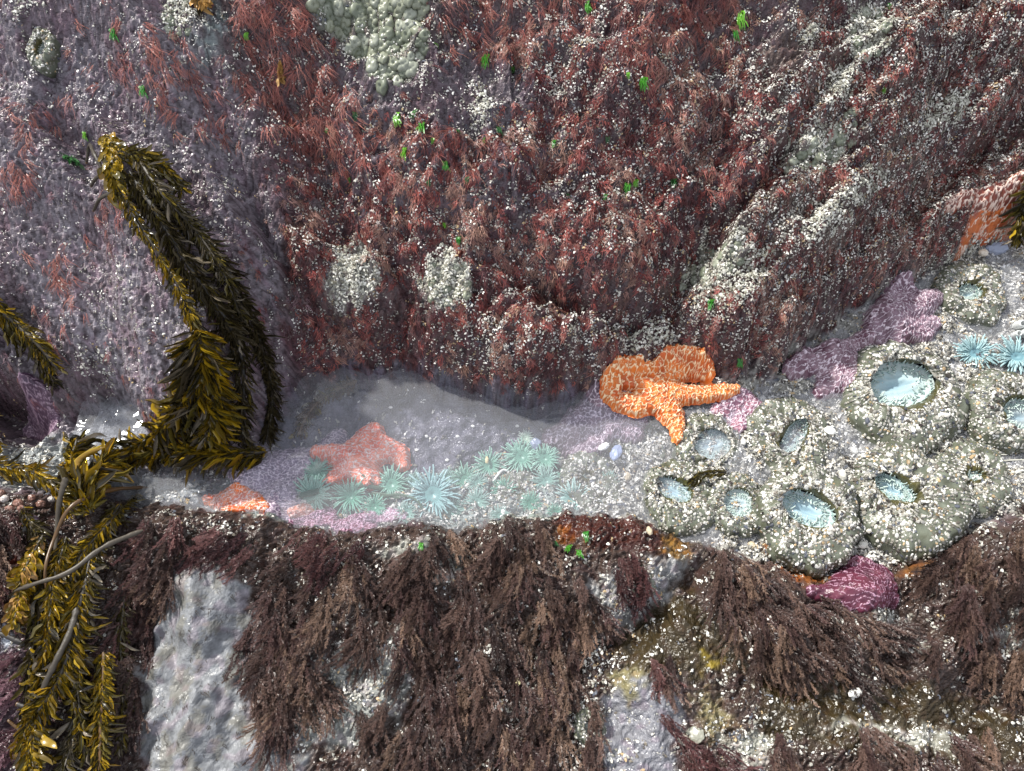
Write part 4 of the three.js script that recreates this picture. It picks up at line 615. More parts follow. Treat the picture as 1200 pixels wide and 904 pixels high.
function feather(label, pts, { n = 120, len = [0.02, 0.035], wid = 0.2, palette = [[KELP.gold, 1]], stalk = stalkMats.dark, w = 0.004, lift = 0.008, seed = 1, angle = 0.9, sides = [-1, 1], from = 0, to = 1, fringe = 0, rise = 0.35, spread = 0.5, name = 'feather_kelp', group = 'feather kelp hanging over the rock' } = {}) {
  const t = thing(name, label, 'kelp', group), r = mulberry(seed * 131 + 3);
  const curve = new THREE.CatmullRomCurve3(pts.map(([x, y, l = 0]) => { const p = P(x, y); p.y += lift + l; p.z += 0; return p; }));
  const root = curve.getPoint(0); t.position.copy(root); curve.points.forEach(p => p.sub(root));
  if (w) part('stalk', stalkGeo(curve, w * 0.62, w * 0.3), stalk, t);
  const p = new THREE.Vector3(), tn = new THREE.Vector3(), b = new THREE.Vector3(), bag = palette.flatMap(([m, k]) => Array(k).fill(m)), fine = new Mass();
  const lay = (f, s, big) => {
    curve.getPoint(f, p); curve.getTangent(f, tn); b.crossVectors(tn, TOCAM).normalize();
    const L = lerp(len[0] * 0.55, len[1] * 0.9, r()) * (big ? 1 : 0.62) * (0.7 + 0.3 * Math.sin(Math.PI * clamp(f * 0.9 + 0.08))), an = angle * (1 + spread * (r() - 0.5) * 2.2) * 0.72 * (r() < 0.06 && len[1] < 0.04 ? 1.9 : 1), dir = tn.clone().multiplyScalar(Math.cos(an)).addScaledVector(b, s * Math.sin(an)).addScaledVector(TOCAM, rise * (r() - 0.45)).add(LIMP).normalize();
    const q = p.clone().addScaledVector(b, s * w * 1.1 * r()).addScaledVector(b, (r() - 0.5) * L * 0.25).addScaledVector(TOCAM, w * 0.9 * (r() - 0.15));
    const face = TOCAM.clone().addScaledVector(b, (r() - 0.5) * 2.0).addScaledVector(tn, (r() - 0.5) * 1.4).addScaledVector(dir, 0);
    // leaf axes: y along dir, z its face
    _y.copy(dir); _z.copy(face).addScaledVector(_y, -face.dot(_y)).normalize(); _x.crossVectors(_y, _z); _m.makeBasis(_x, _y, _z); const W = L * wid * (0.55 + 0.6 * r()); _s.makeScale(W, L, L); _m.multiply(_s); _m.setPosition(q); return _m.clone();
  };
  for (let i = 0; i < n; i++) { const f = lerp(from, to, (i + r()) / n), s = sides[i % sides.length], m = lay(f, s, true), pal = bag[r() * bag.length | 0], o = part('blade', leaves[r() * 5 | 0], pal[r() * pal.length | 0], t); m.decompose(o.position, o.quaternion, o.scale); }
  fringe = Math.round((fringe || 60) * 1.5 + n * 1.2);
  if (fringe) { const cc = bag.map(pl => pl[0].color); for (let i = 0; i < fringe; i++) fine.add(lay(lerp(from, to, r()), r() < 0.5 ? -1 : 1, false), cc[r() * cc.length | 0].clone().multiplyScalar(0.7 + 0.6 * r())); stuffObj(fine.make(leaves[2], turfMat), 'small_blades', null, null, t); }
  return t;
}
feather('long dark brown feather kelp strand hanging into the pool beside the gold one', [[156, 218, 0.01], [212, 266, 0.015], [264, 320, 0.02], [300, 385, 0.03], [322, 440, 0.04], [330, 490, 0.04], [320, 528, 0.025]], { n: 295, len: [0.014, 0.036], wid: 0.09, palette: [[KELP.dark, 6], [KELP.drab, 1]], stalk: stalkMats.dark, w: 0.0045, seed: 1, fringe: 700, spread: 0.8, lift: 0.012 });
feather('second dark feather kelp strand with a broad black stalk lying behind the gold one', [[160, 215, 0.008], [190, 262, 0.012], [232, 330, 0.02], [268, 382, 0.025], [292, 430, 0.03], [296, 490, 0.03], [290, 530, 0.02]], { n: 295, len: [0.016, 0.038], wid: 0.09, palette: [[KELP.dark, 5], [KELP.drab, 2], [KELP.olive, 1]], stalk: stalkMats.black, w: 0.0065, seed: 2, fringe: 500, spread: 0.8, lift: 0.014 });
feather('short feather kelp strand with grey brown narrow blades over the dark ones', [[172, 205, 0.02], [205, 255, 0.03], [245, 300, 0.036], [275, 345, 0.04], [296, 400, 0.035]], { n: 170, len: [0.018, 0.030], wid: 0.17, palette: [[KELP.drab, 4], [KELP.olive, 3], [KELP.dark, 1]], stalk: stalkMats.dark, w: 0.0035, seed: 3, spread: 0.6, lift: 0.014 });
feather('golden feather kelp strand running down the rock with a bushy bright lower end', [[140, 215, 0.01], [165, 265, 0.015], [198, 318, 0.02], [228, 368, 0.03], [248, 418, 0.04], [264, 462, 0.05], [268, 505, 0.05], [252, 538, 0.04]], { n: 290, len: [0.014, 0.022], wid: 0.26, palette: [[KELP.gold, 4], [KELP.olive, 3], [KELP.dark, 1]], stalk: stalkMats.dark, w: 0.0040, seed: 4, spread: 0.8, lift: 0.016, angle: 0.8, fringe: 160 });
feather('bushy fan of golden feather kelp blades sweeping left over the small puddle', [[252, 418, 0.055], [262, 462, 0.06], [268, 505, 0.06], [262, 535, 0.05]], { n: 280, len: [0.034, 0.080], wid: 0.09, palette: [[KELP.gold, 5], [KELP.olive, 3], [KELP.drab, 3]], stalk: stalkMats.grey, w: 0.003, seed: 5, spread: 0.5, lift: 0.012, angle: 1.55, sides: [1], rise: 0.2 });
feather('bushy fan of golden feather kelp blades drooping right towards the lilac star', [[256, 425, 0.055], [264, 465, 0.06], [270, 505, 0.055], [264, 530, 0.05]], { n: 200, len: [0.028, 0.056], wid: 0.10, palette: [[KELP.gold, 5], [KELP.olive, 3], [KELP.drab, 2]], stalk: stalkMats.grey, w: 0.003, seed: 6, spread: 0.5, lift: 0.010, angle: -0.5, sides: [1], rise: 0.2 });
feather('mat of olive and gold feather kelp blades trailing along the puddle edge', [[320, 540, 0.02], [280, 545, 0.03], [240, 545, 0.035], [205, 545, 0.035], [170, 548, 0.03]], { n: 210, len: [0.028, 0.050], wid: 0.13, palette: [[KELP.gold, 4], [KELP.olive, 3], [KELP.drab, 2], [KELP.dark, 1]], stalk: stalkMats.dark, w: 0.004, seed: 7, spread: 0.8, lift: 0.012, angle: 0.55, rise: 0.3 });
feather('leafy golden kelp branch arching down and left over the small puddle', [[264, 450, 0.05], [248, 485, 0.055], [218, 515, 0.05], [184, 536, 0.04], [160, 546, 0.03]], { n: 260, len: [0.024, 0.050], wid: 0.11, palette: [[KELP.gold, 4], [KELP.olive, 2], [KELP.drab, 2]], stalk: stalkMats.dark, w: 0.003, seed: 28, spread: 0.9, lift: 0.012, angle: 1.0, rise: 0.3 });
feather('holdfast crown of feather kelp with broad gold lobes at the top of the strands', [[136, 168, 0.008], [140, 190, 0.012], [142, 215, 0.016], [150, 245, 0.016]], { n: 46, len: [0.018, 0.030], wid: 0.55, palette: [[KELP.gold, 4], [KELP.olive, 2]], stalk: stalkMats.dark, w: 0.005, seed: 8, lift: 0.010, spread: 1 });
feather('leafy side strand of feather kelp drooping right from the holdfast crown', [[150, 200, 0.02], [180, 208, 0.025], [205, 222, 0.025], [225, 245, 0.02]], { n: 60, len: [0.018, 0.032], wid: 0.3, palette: [[KELP.gold, 2], [KELP.olive, 4], [KELP.dark, 1]], stalk: stalkMats.dark, w: 0.003, seed: 9, lift: 0.014, spread: 0.9 });
feather('feather kelp with a grey stalk and gold fringe crossing the left crevice', [[-40, 345, 0.02], [0, 366, 0.022], [30, 392, 0.024], [58, 418, 0.024], [80, 445, 0.018]], { n: 110, len: [0.014, 0.026], wid: 0.2, palette: [[KELP.olive, 4], [KELP.gold, 3], [KELP.drab, 1]], stalk: stalkMats.grey, w: 0.0075, seed: 10, lift: 0.012, fringe: 160 });
feather('olive drab fringe of feather kelp below the crevice stalk', [[-30, 360, 0.01], [10, 385, 0.012], [50, 420, 0.012], [72, 455, 0.01]], { n: 90, len: [0.02, 0.036], wid: 0.14, palette: [[KELP.olive, 4], [KELP.drab, 2]], stalk: stalkMats.dark, w: 0.004, seed: 11, lift: 0.008 });
feather('yellow feather kelp tip hanging into the left crevice', [[-16, 440, 0.03], [-4, 480, 0.03], [4, 510, 0.03], [10, 535, 0.02]], { n: 44, len: [0.022, 0.038], wid: 0.18, palette: [[KELP.gold, 5], [KELP.olive, 1]], stalk: stalkMats.dark, w: 0.004, seed: 12, lift: 0.014, angle: 0.5 });
// lower left pile
feather('low golden feather kelp strand curling over pebbles at the pool edge', [[-20, 548, 0.02], [20, 556, 0.02], [50, 562, 0.022], [78, 580, 0.02], [90, 610, 0.018]], { n: 120, len: [0.018, 0.032], wid: 0.2, palette: [[KELP.gold, 5], [KELP.olive, 2], [KELP.drab, 1]], stalk: stalkMats.grey, w: 0.004, seed: 13, lift: 0.012, angle: 0.8, spread: 0.8 });
feather('bushy upright golden kelp head standing beside the puddle', [[120, 612, 0.02], [112, 585, 0.035], [106, 560, 0.045], [112, 535, 0.045]], { n: 120, len: [0.030, 0.055], wid: 0.22, palette: [[KELP.gold, 4], [KELP.olive, 3], [KELP.drab, 2]], stalk: stalkMats.dark, w: 0.005, seed: 14, lift: 0.014, angle: 0.6, spread: 1 });
feather('second golden kelp head leaning right beside the black hollow', [[112, 606, 0.03], [128, 582, 0.04], [140, 566, 0.045], [150, 556, 0.045]], { n: 70, len: [0.030, 0.050], wid: 0.2, palette: [[KELP.gold, 5], [KELP.olive, 2], [KELP.dark, 1]], stalk: stalkMats.dark, w: 0.006, seed: 15, lift: 0.014, angle: 0.7, spread: 1 });
feather('olive kelp strand with fine close fringe slanting down from the kelp heads', [[170, 588, 0.02], [140, 625, 0.025], [112, 660, 0.028], [95, 700, 0.028], [86, 745, 0.026], [78, 790, 0.024]], { n: 230, len: [0.016, 0.028], wid: 0.16, palette: [[KELP.olive, 4], [KELP.gold, 4], [KELP.drab, 1]], stalk: stalkMats.dark, w: 0.004, seed: 16, lift: 0.012, spread: 0.4, angle: 1.0, fringe: 240 });
feather('wide golden kelp strand with a comb of short blades running down the pile', [[120, 690, 0.03], [108, 740, 0.034], [100, 780, 0.034], [84, 812, 0.03], [66, 840, 0.03]], { n: 200, len: [0.022, 0.036], wid: 0.15, palette: [[KELP.gold, 4], [KELP.olive, 3], [KELP.drab, 2]], stalk: stalkMats.dark, w: 0.0055, seed: 17, lift: 0.016, spread: 0.35, angle: 1.15 });
feather('flat olive kelp strand lying along the dark seaweed at the bottom of the pile', [[134, 770, 0.02], [134, 810, 0.022], [132, 850, 0.022], [130, 920, 0.02]], { n: 150, len: [0.016, 0.028], wid: 0.2, palette: [[KELP.olive, 4], [KELP.gold, 3]], stalk: stalkMats.brown, w: 0.005, seed: 18, lift: 0.012, spread: 0.5, angle: 1.0, fringe: 120 });
feather('bottom tuft of yellow kelp blades under the last grey stalk', [[62, 835, 0.02], [56, 862, 0.022], [54, 885, 0.022], [50, 915, 0.02]], { n: 60, len: [0.022, 0.040], wid: 0.34, palette: [[KELP.gold, 5], [KELP.olive, 2], [KELP.drab, 1]], stalk: stalkMats.dark, w: 0.004, seed: 19, lift: 0.014, spread: 1 });
feather('broad leaved yellow kelp shoot beside the crossing stalks', [[70, 640, 0.03], [52, 680, 0.034], [46, 710, 0.034], [38, 740, 0.03]], { n: 40, len: [0.018, 0.032], wid: 0.5, palette: [[KELP.gold, 4], [KELP.olive, 1], [KELP.tan, 1]], stalk: stalkMats.grey, w: 0.003, seed: 20, lift: 0.016, spread: 1 });
feather('drab kelp shreds filling the gap under the crossing stalks', [[100, 800, 0.012], [104, 830, 0.014], [96, 862, 0.014], [84, 900, 0.012]], { n: 90, len: [0.018, 0.034], wid: 0.22, palette: [[KELP.drab, 4], [KELP.olive, 3]], stalk: stalkMats.dark, w: 0.004, seed: 21, lift: 0.006, spread: 1.2 });
feather('drab olive kelp shreds at the foot of the brown seaweed strip', [[150, 700, 0.008], [146, 760, 0.01], [150, 820, 0.01], [148, 880, 0.01]], { n: 100, len: [0.016, 0.030], wid: 0.16, palette: [[KELP.olive, 3], [KELP.drab, 3]], stalk: stalkMats.dark, w: 0.003, seed: 22, lift: 0.004, spread: 1.2 });
feather('olive kelp tuft overhanging the orange star at the right end of the pool', [[1212, 222, 0.03], [1190, 246, 0.04], [1178, 272, 0.04], [1172, 304, 0.03]], { n: 130, len: [0.028, 0.048], wid: 0.16, palette: [[KELP.olive, 5], [KELP.drab, 2], [KELP.gold, 1]], stalk: stalkMats.dark, w: 0.004, seed: 23, lift: 0.02, spread: 1.1, angle: 0.7 });
feather('brown ragged kelp edge floating along the rock at the head of the pool', [[420, 452, 0.004], [398, 462, 0.004], [376, 476, 0.004], [362, 494, 0.004], [352, 515, 0.003]], { n: 90, len: [0.010, 0.020], wid: 0.4, palette: [[KELP.olive, 1], [[kelpMat(70, 46, 26), kelpMat(84, 56, 32), kelpMat(58, 38, 24)], 4]], stalk: stalkMats.brown, w: 0.006, seed: 24, lift: 0.012, spread: 1.2, rise: 0.1 });
feather('small torn olive frond lying on the shell coated anemones', [[846, 562, 0.012], [832, 562, 0.012], [816, 566, 0.012], [806, 574, 0.01]], { n: 18, len: [0.012, 0.024], wid: 0.22, palette: [[KELP.olive, 3], [KELP.drab, 1]], stalk: stalkMats.dark, w: 0.003, seed: 25, lift: 0.016, spread: 0.8, angle: 0.4 });
feather('cluster of broad tan kelp blades at the top edge of the rock', [[236, -8, 0.008], [240, 8, 0.012], [244, 20, 0.012]], { n: 12, len: [0.018, 0.030], wid: 0.6, palette: [[KELP.tan, 4], [KELP.drab, 1]], stalk: stalkMats.brown, w: 0.003, seed: 26, lift: 0.008, spread: 1.4 });
feather('small pale tan kelp blades hanging among rust red seaweed', [[330, 78, 0.004], [331, 90, 0.006], [332, 102, 0.006]], { n: 7, len: [0.012, 0.020], wid: 0.45, palette: [[KELP.tan, 1]], stalk: stalkMats.brown, w: 0.0015, seed: 27, lift: 0.006, spread: 0.9, angle: 0.3 });
feather('limp olive kelp strand trailing down the inner side of the pile', [[152, 598, 0.02], [126, 650, 0.03], [112, 720, 0.03], [106, 800, 0.026], [112, 890, 0.02]], { n: 220, len: [0.018, 0.036], wid: 0.2, palette: [[KELP.olive, 4], [KELP.gold, 2], [KELP.drab, 2], [KELP.dark, 2]], stalk: stalkMats.dark, w: 0.003, seed: 31, lift: 0.010, spread: 1.1 });
feather('limp dark kelp strand trailing down the outer side of the pile', [[40, 602, 0.02], [60, 650, 0.026], [62, 720, 0.026], [50, 790, 0.024], [44, 870, 0.02]], { n: 200, len: [0.018, 0.036], wid: 0.2, palette: [[KELP.dark, 4], [KELP.olive, 3], [KELP.drab, 2], [KELP.gold, 1]], stalk: stalkMats.dark, w: 0.003, seed: 32, lift: 0.008, spread: 1.1 });
feather('limp golden kelp strand lying between the crossing stalks', [[95, 640, 0.03], [82, 700, 0.034], [74, 760, 0.03], [62, 820, 0.03], [42, 880, 0.024]], { n: 220, len: [0.020, 0.036], wid: 0.2, palette: [[KELP.gold, 4], [KELP.olive, 3], [KELP.drab, 1]], stalk: stalkMats.dark, w: 0.003, seed: 33, lift: 0.012, spread: 1.0 });
// loose stalks
function looseStalk(label, pts, w, mat, seed) { const t = thing('kelp_stalk', label, 'kelp stalk', 'loose kelp stalks'), c = new THREE.CatmullRomCurve3(pts.map(([x, y, l]) => { const p = P(x, y); p.y += l; return p; })), root = c.getPoint(0); t.position.copy(root); c.points.forEach(p => p.sub(root)); part('stalk', stalkGeo(c, w * 0.8, w * 0.5, 48), mat, t); const e = c.getPoint(1), tip = new THREE.SphereGeometry(w * 0.5, 10, 8); tip.scale(1, 0.8, 1.2); tip.translate(e.x, e.y, e.z); tip.deleteAttribute('uv'); part('cut_end', tip, stalkMats.brown, t); return t; }
looseStalk('long grey kelp stalk crossing the pile and bending down to the left', [[178, 630, 0.03], [140, 655, 0.05], [105, 685, 0.058], [65, 698, 0.056], [38, 706, 0.046], [26, 722, 0.02]], 0.0042, stalkMats.grey);
looseStalk('brown kelp stalk arching from the black hollow down the pile', [[182, 580, 0.03], [140, 592, 0.05], [108, 612, 0.060], [90, 645, 0.060], [78, 680, 0.056], [70, 712, 0.03]], 0.0036, stalkMats.brown);
looseStalk('thick pale grey kelp stalk with a cut end standing in the golden heads', [[106, 582, 0.07], [96, 604, 0.062], [88, 628, 0.05], [82, 660, 0.04]], 0.0055, stalkMats.grey);
looseStalk('dark heavy kelp stalk slanting over the comb of golden blades', [[112, 724, 0.052], [106, 752, 0.056], [90, 786, 0.056], [74, 816, 0.05], [66, 836, 0.03]], 0.0060, stalkMats.dark);
looseStalk('stubby black kelp stalk end pointing left above the purple rock', [[44, 762, 0.03], [24, 752, 0.036], [4, 746, 0.036]], 0.0050, stalkMats.black);
looseStalk('short dark kelp stalk stub with an orange tip low in the pile', [[68, 838, 0.03], [50, 834, 0.036], [38, 830, 0.036]], 0.0050, stalkMats.black);
looseStalk('slim brown kelp stub with a bulb end beside the short dark stub', [[50, 864, 0.024], [34, 856, 0.028], [24, 848, 0.028]], 0.0034, stalkMats.brown);
looseStalk('grey forked kelp stalk poking left from the holdfast crown', [[146, 210, 0.02], [134, 220, 0.028], [122, 226, 0.026], [114, 229, 0.018]], 0.0040, stalkMats.dark);
looseStalk('grey kelp stalk hooking up and left from the holdfast crown', [[128, 212, 0.02], [122, 200, 0.028], [114, 188, 0.026], [106, 198, 0.012]], 0.0036, stalkMats.dark);
looseStalk('dark kelp stalk stub with a tan tip below the holdfast crown', [[140, 236, 0.018], [126, 246, 0.022], [116, 256, 0.016]], 0.0036, stalkMats.dark);

// ---------------------------------------------------------------- brown branching seaweed on the shelf: feathery strands that hang down the rock
function plume(seed) {   // 3 cm of strand with short side branchlets
  const r = mulberry(seed), pos = [], idx = [], L = 0.030;
  const strip = (ax, ay, az, bx, by, bz, w, wx, wy, wz) => { const o = pos.length / 3; pos.push(ax - wx * w, ay - wy * w, az - wz * w, ax + wx * w, ay + wy * w, az + wz * w, bx + wx * w * 0.5, by + wy * w * 0.5, bz + wz * w * 0.5, bx - wx * w * 0.5, by - wy * w * 0.5, bz - wz * w * 0.5); idx.push(o, o + 1, o + 2, o, o + 2, o + 3); };
  let px = 0, py = 0; const n = 8;
  for (let s = 0; s < n; s++) { const nx = px + (r() - 0.5) * 0.003, ny = py + (r() - 0.5) * 0.0018, z0 = s / n * L, z1 = (s + 1) / n * L; strip(px, py, z0, nx, ny, z1, 0.0007, 1, 0, 0); strip(px, py, z0, nx, ny, z1, 0.0007, 0, 1, 0);
    for (let b = 0; b < 9; b++) { const f = r(), a = r() * 6.28, l = 0.0020 + 0.0026 * r(), bx = lerp(px, nx, f), by = lerp(py, ny, f), bz = lerp(z0, z1, f), ex = bx + Math.cos(a) * l * 0.75, ey = by + Math.abs(Math.sin(a)) * l * 0.7, ez = bz + l * (0.5 + 0.5 * r()); strip(bx, by, bz, ex, ey, ez, 0.00045, Math.sin(a), 0.3, Math.cos(a)); if (b < 3) strip(lerp(bx, ex, 0.5), lerp(by, ey, 0.5), lerp(bz, ez, 0.5), ex + (r() - 0.5) * l * 0.8, ey + r() * l * 0.3, ez + l * 0.2, 0.0004, 0.7, 0.3, 0.6); }
    px = nx; py = ny; }
  const g = new THREE.BufferGeometry(); g.setAttribute('position', new THREE.Float32BufferAttribute(pos, 3)); g.setIndex(idx); g.computeVertexNormals(); return g;
}
const plumes = [plume(1), plume(2), plume(3)];
const brownMat = new THREE.MeshPhysicalMaterial({ color: 0xffffff, roughness: 0.34, side: THREE.DoubleSide, specularIntensity: 0.8 });
const BROWN = [col(80, 63, 58, 1), col(68, 53, 50, 1), col(92, 73, 66, 1), col(56, 45, 43, 1), col(112, 91, 78, 1), col(76, 57, 55, 1)], WINE = [col(78, 50, 50, 0.95), col(62, 40, 42, 0.95), col(92, 64, 62, 0.95)];
function brownMat_(label, name, poly, spacing, heading, pal, { len = [2, 4], seed = 1, up = 0.5, keep = 0.9 } = {}) {
  const r = mulberry(seed * 911 + 1), m = plumes.map(() => new Mass()), inside = (x, y) => { let c = false; for (let i = 0, j = poly.length - 1; i < poly.length; j = i++) { const [xi, yi] = poly[i], [xj, yj] = poly[j]; if ((yi > y) !== (yj > y) && x < (xj - xi) * (y - yi) / (yj - yi) + xi) c = !c; } return c; };
  let x0 = 9e9, x1 = -9e9, y0 = 9e9, y1 = -9e9; for (const [x, y] of poly) { x0 = Math.min(x0, x); x1 = Math.max(x1, x); y0 = Math.min(y0, y); y1 = Math.max(y1, y); }
  const gapPx = spacing * 2.3;
  for (let y = y0; y < y1; y += gapPx) for (let x = x0; x < x1; x += gapPx) {
    const cx = x + (r() - 0.5) * gapPx * 1.3, cy = y + (r() - 0.5) * gapPx * 1.3; if (!inside(cx, cy)) continue;
    const o = P(cx, cy), hole = N2(o.x * 16 + seed, o.z * 12) + 0.5 * N3(o.x * 40, o.z * 34); if (hole < -keep * 0.55 || r() < 0.14) continue;
    const hd = heading(cx, cy) + (r() - 0.5) * 0.9 + 0.35 * N1(o.x * 18, o.z * 14), tone = pal[r() * pal.length | 0].clone().multiplyScalar(0.7 + 0.6 * r()), big = 0.75 + 0.7 * r(), count = Math.round(9 + 9 * r() * big);
    for (let q0 = 0; q0 < count; q0++) {
      const px = cx + (r() + r() - 1) * gapPx * 0.36, py = cy + (r() + r() - 1) * gapPx * 0.4, p = P(px, py);
      let h = hd + (r() - 0.5) * 0.6, lift = 0.002 + 0.010 * r() * big, q = p.clone(); const n = Math.round(lerp(len[0], len[1], r()) * big), c = tone.clone().lerp(pal[r() * pal.length | 0], 0.35 * r()).multiplyScalar(0.8 + 0.4 * r()); q.y = ground(p.x, p.z) + lift;
      for (let k = 0; k < n; k++) {
        const st = 0.018 * (0.8 + 0.3 * big), e = new THREE.Vector3(q.x + Math.sin(h) * st, 0, q.z + Math.cos(h) * st); lift = Math.max(0.001, lift + 0.004 * (r() - 0.35) * up * 2); e.y = ground(e.x, e.z) + lift;
        const s = (0.72 + 0.3 * r() - 0.08 * k) * (0.85 + 0.2 * big); m[r() * 3 | 0].add(frame(q, new THREE.Vector3((r() - 0.5) * 0.9, 1, (r() - 0.5) * 0.5), e.clone().sub(q), s, s, s), c.clone().multiplyScalar((0.88 + 0.24 * r()) * (k === n - 1 && r() < 0.3 ? 1.35 : 1))); q = e; h += (r() - 0.5) * 0.6;
      }
    }
  }
  const t = new THREE.Group(); t.name = numbered(name); t.userData = { kind: 'stuff', label, category: 'seaweed' }; scene.add(t);
  let total = 0; m.forEach((q, i) => { if (q.m.length) { stuffObj(q.make(plumes[i], brownMat), 'strands', null, null, t); total += q.m.length; } });
  return t;
}
const down = () => 0;
brownMat_('wide mat of brown branching seaweed hanging down the middle of the rock shelf', 'brown_seaweed_mat', [[330, 648], [470, 650], [560, 600], [640, 590], [650, 640], [700, 680], [720, 730], [690, 790], [700, 850], [670, 904], [600, 960], [420, 960], [380, 850], [470, 800], [460, 760], [350, 740], [290, 780], [280, 740], [310, 690]], 7.5, (x) => (x - 520) * 0.0006, BROWN, { seed: 1, len: [1, 2.6], keep: 0.22 });
brownMat_('clump of brown branching seaweed hanging between the pale slab and the shell crust', 'brown_seaweed_mat', [[295, 740], [360, 720], [370, 790], [345, 820], [312, 836], [290, 800]], 6.5, down, BROWN, { seed: 2, len: [2, 3], keep: 1.2 });
brownMat_('strip of brown branching seaweed between the kelp pile and the pale slab', 'brown_seaweed_mat', [[170, 610], [215, 625], [200, 660], [180, 720], [170, 760], [160, 830], [162, 950], [138, 950], [136, 830], [140, 740], [150, 680]], 7, () => -0.25, [...BROWN, ...WINE], { seed: 3, len: [2, 3] });
brownMat_('dark bushy brown seaweed leaning over the shelf right of the olive rock', 'brown_seaweed_mat', [[838, 650], [862, 628], [900, 668], [960, 706], [1040, 730], [1055, 760], [1000, 790], [940, 790], [880, 780], [835, 730], [830, 690]], 6.5, (x, y) => 0.35 + (x - 850) * 0.002, BROWN, { seed: 4, len: [1, 2.6], keep: 0.6 });
brownMat_('brown seaweed fan spreading over the shelf at the right side', 'brown_seaweed_mat', [[1085, 640], [1160, 600], [1230, 590], [1300, 700], [1300, 840], [1200, 800], [1130, 790], [1070, 770], [1070, 750], [1120, 730], [1090, 680]], 7, (x, y) => -0.5 + (x - 1100) * 0.002, BROWN, { seed: 5, len: [1, 2.4], keep: 0.2 });
brownMat_('brown seaweed along the bottom of the shelf below the olive rock', 'brown_seaweed_mat', [[910, 860], [1100, 850], [1150, 840], [1190, 870], [1150, 960], [880, 960]], 7.5, (x) => 0.2, BROWN, { seed: 6, len: [1, 2], keep: 0.12 });
brownMat_('wine brown seaweed clumps beside the grey wet patch', 'brown_seaweed_mat', [[790, 800], [815, 820], [825, 850], [860, 860], [800, 960], [790, 880], [775, 840]], 8, () => 0.6, WINE, { seed: 7, len: [1, 2], keep: 0.5 });
brownMat_('thin dark red seaweed along the top edge of the shelf', 'brown_seaweed_mat', [[200, 612], [330, 612], [440, 628], [430, 655], [320, 648], [280, 660], [230, 640]], 8, () => -0.3, WINE, { seed: 8, len: [1, 2], keep: 0.5 });
brownMat_('wine red seaweed clump with pale patches over the dark overhang', 'brown_seaweed_mat', [[720, 650], [752, 652], [752, 690], [735, 700], [715, 680]], 7, () => 0.5, WINE, { seed: 9, len: [1, 2] });
brownMat_('dark wine seaweed on the left rock below the crevice', 'brown_seaweed_mat', [[-60, 600], [20, 600], [30, 640], [40, 690], [-60, 720]], 8, () => 0.8, [...WINE, ...BROWN], { seed: 10, len: [1, 3], keep: 0.6 });
brownMat_('mauve red seaweed on the rock left of the kelp pile', 'brown_seaweed_mat', [[-60, 760], [40, 770], [50, 840], [20, 960], [-60, 960]], 8, () => -0.9, [col(120, 88, 96, 0.95), col(96, 66, 74, 0.95), col(84, 58, 62, 0.95)], { seed: 11, len: [1, 3], keep: 0.6 });
brownMat_('small brown seaweed tuft on the grey wet patch', 'brown_seaweed_mat', [[760, 770], [785, 770], [785, 810], [765, 812]], 6, () => 0.2, [...WINE, ...BROWN], { seed: 12, len: [1, 2], keep: 1.2 });
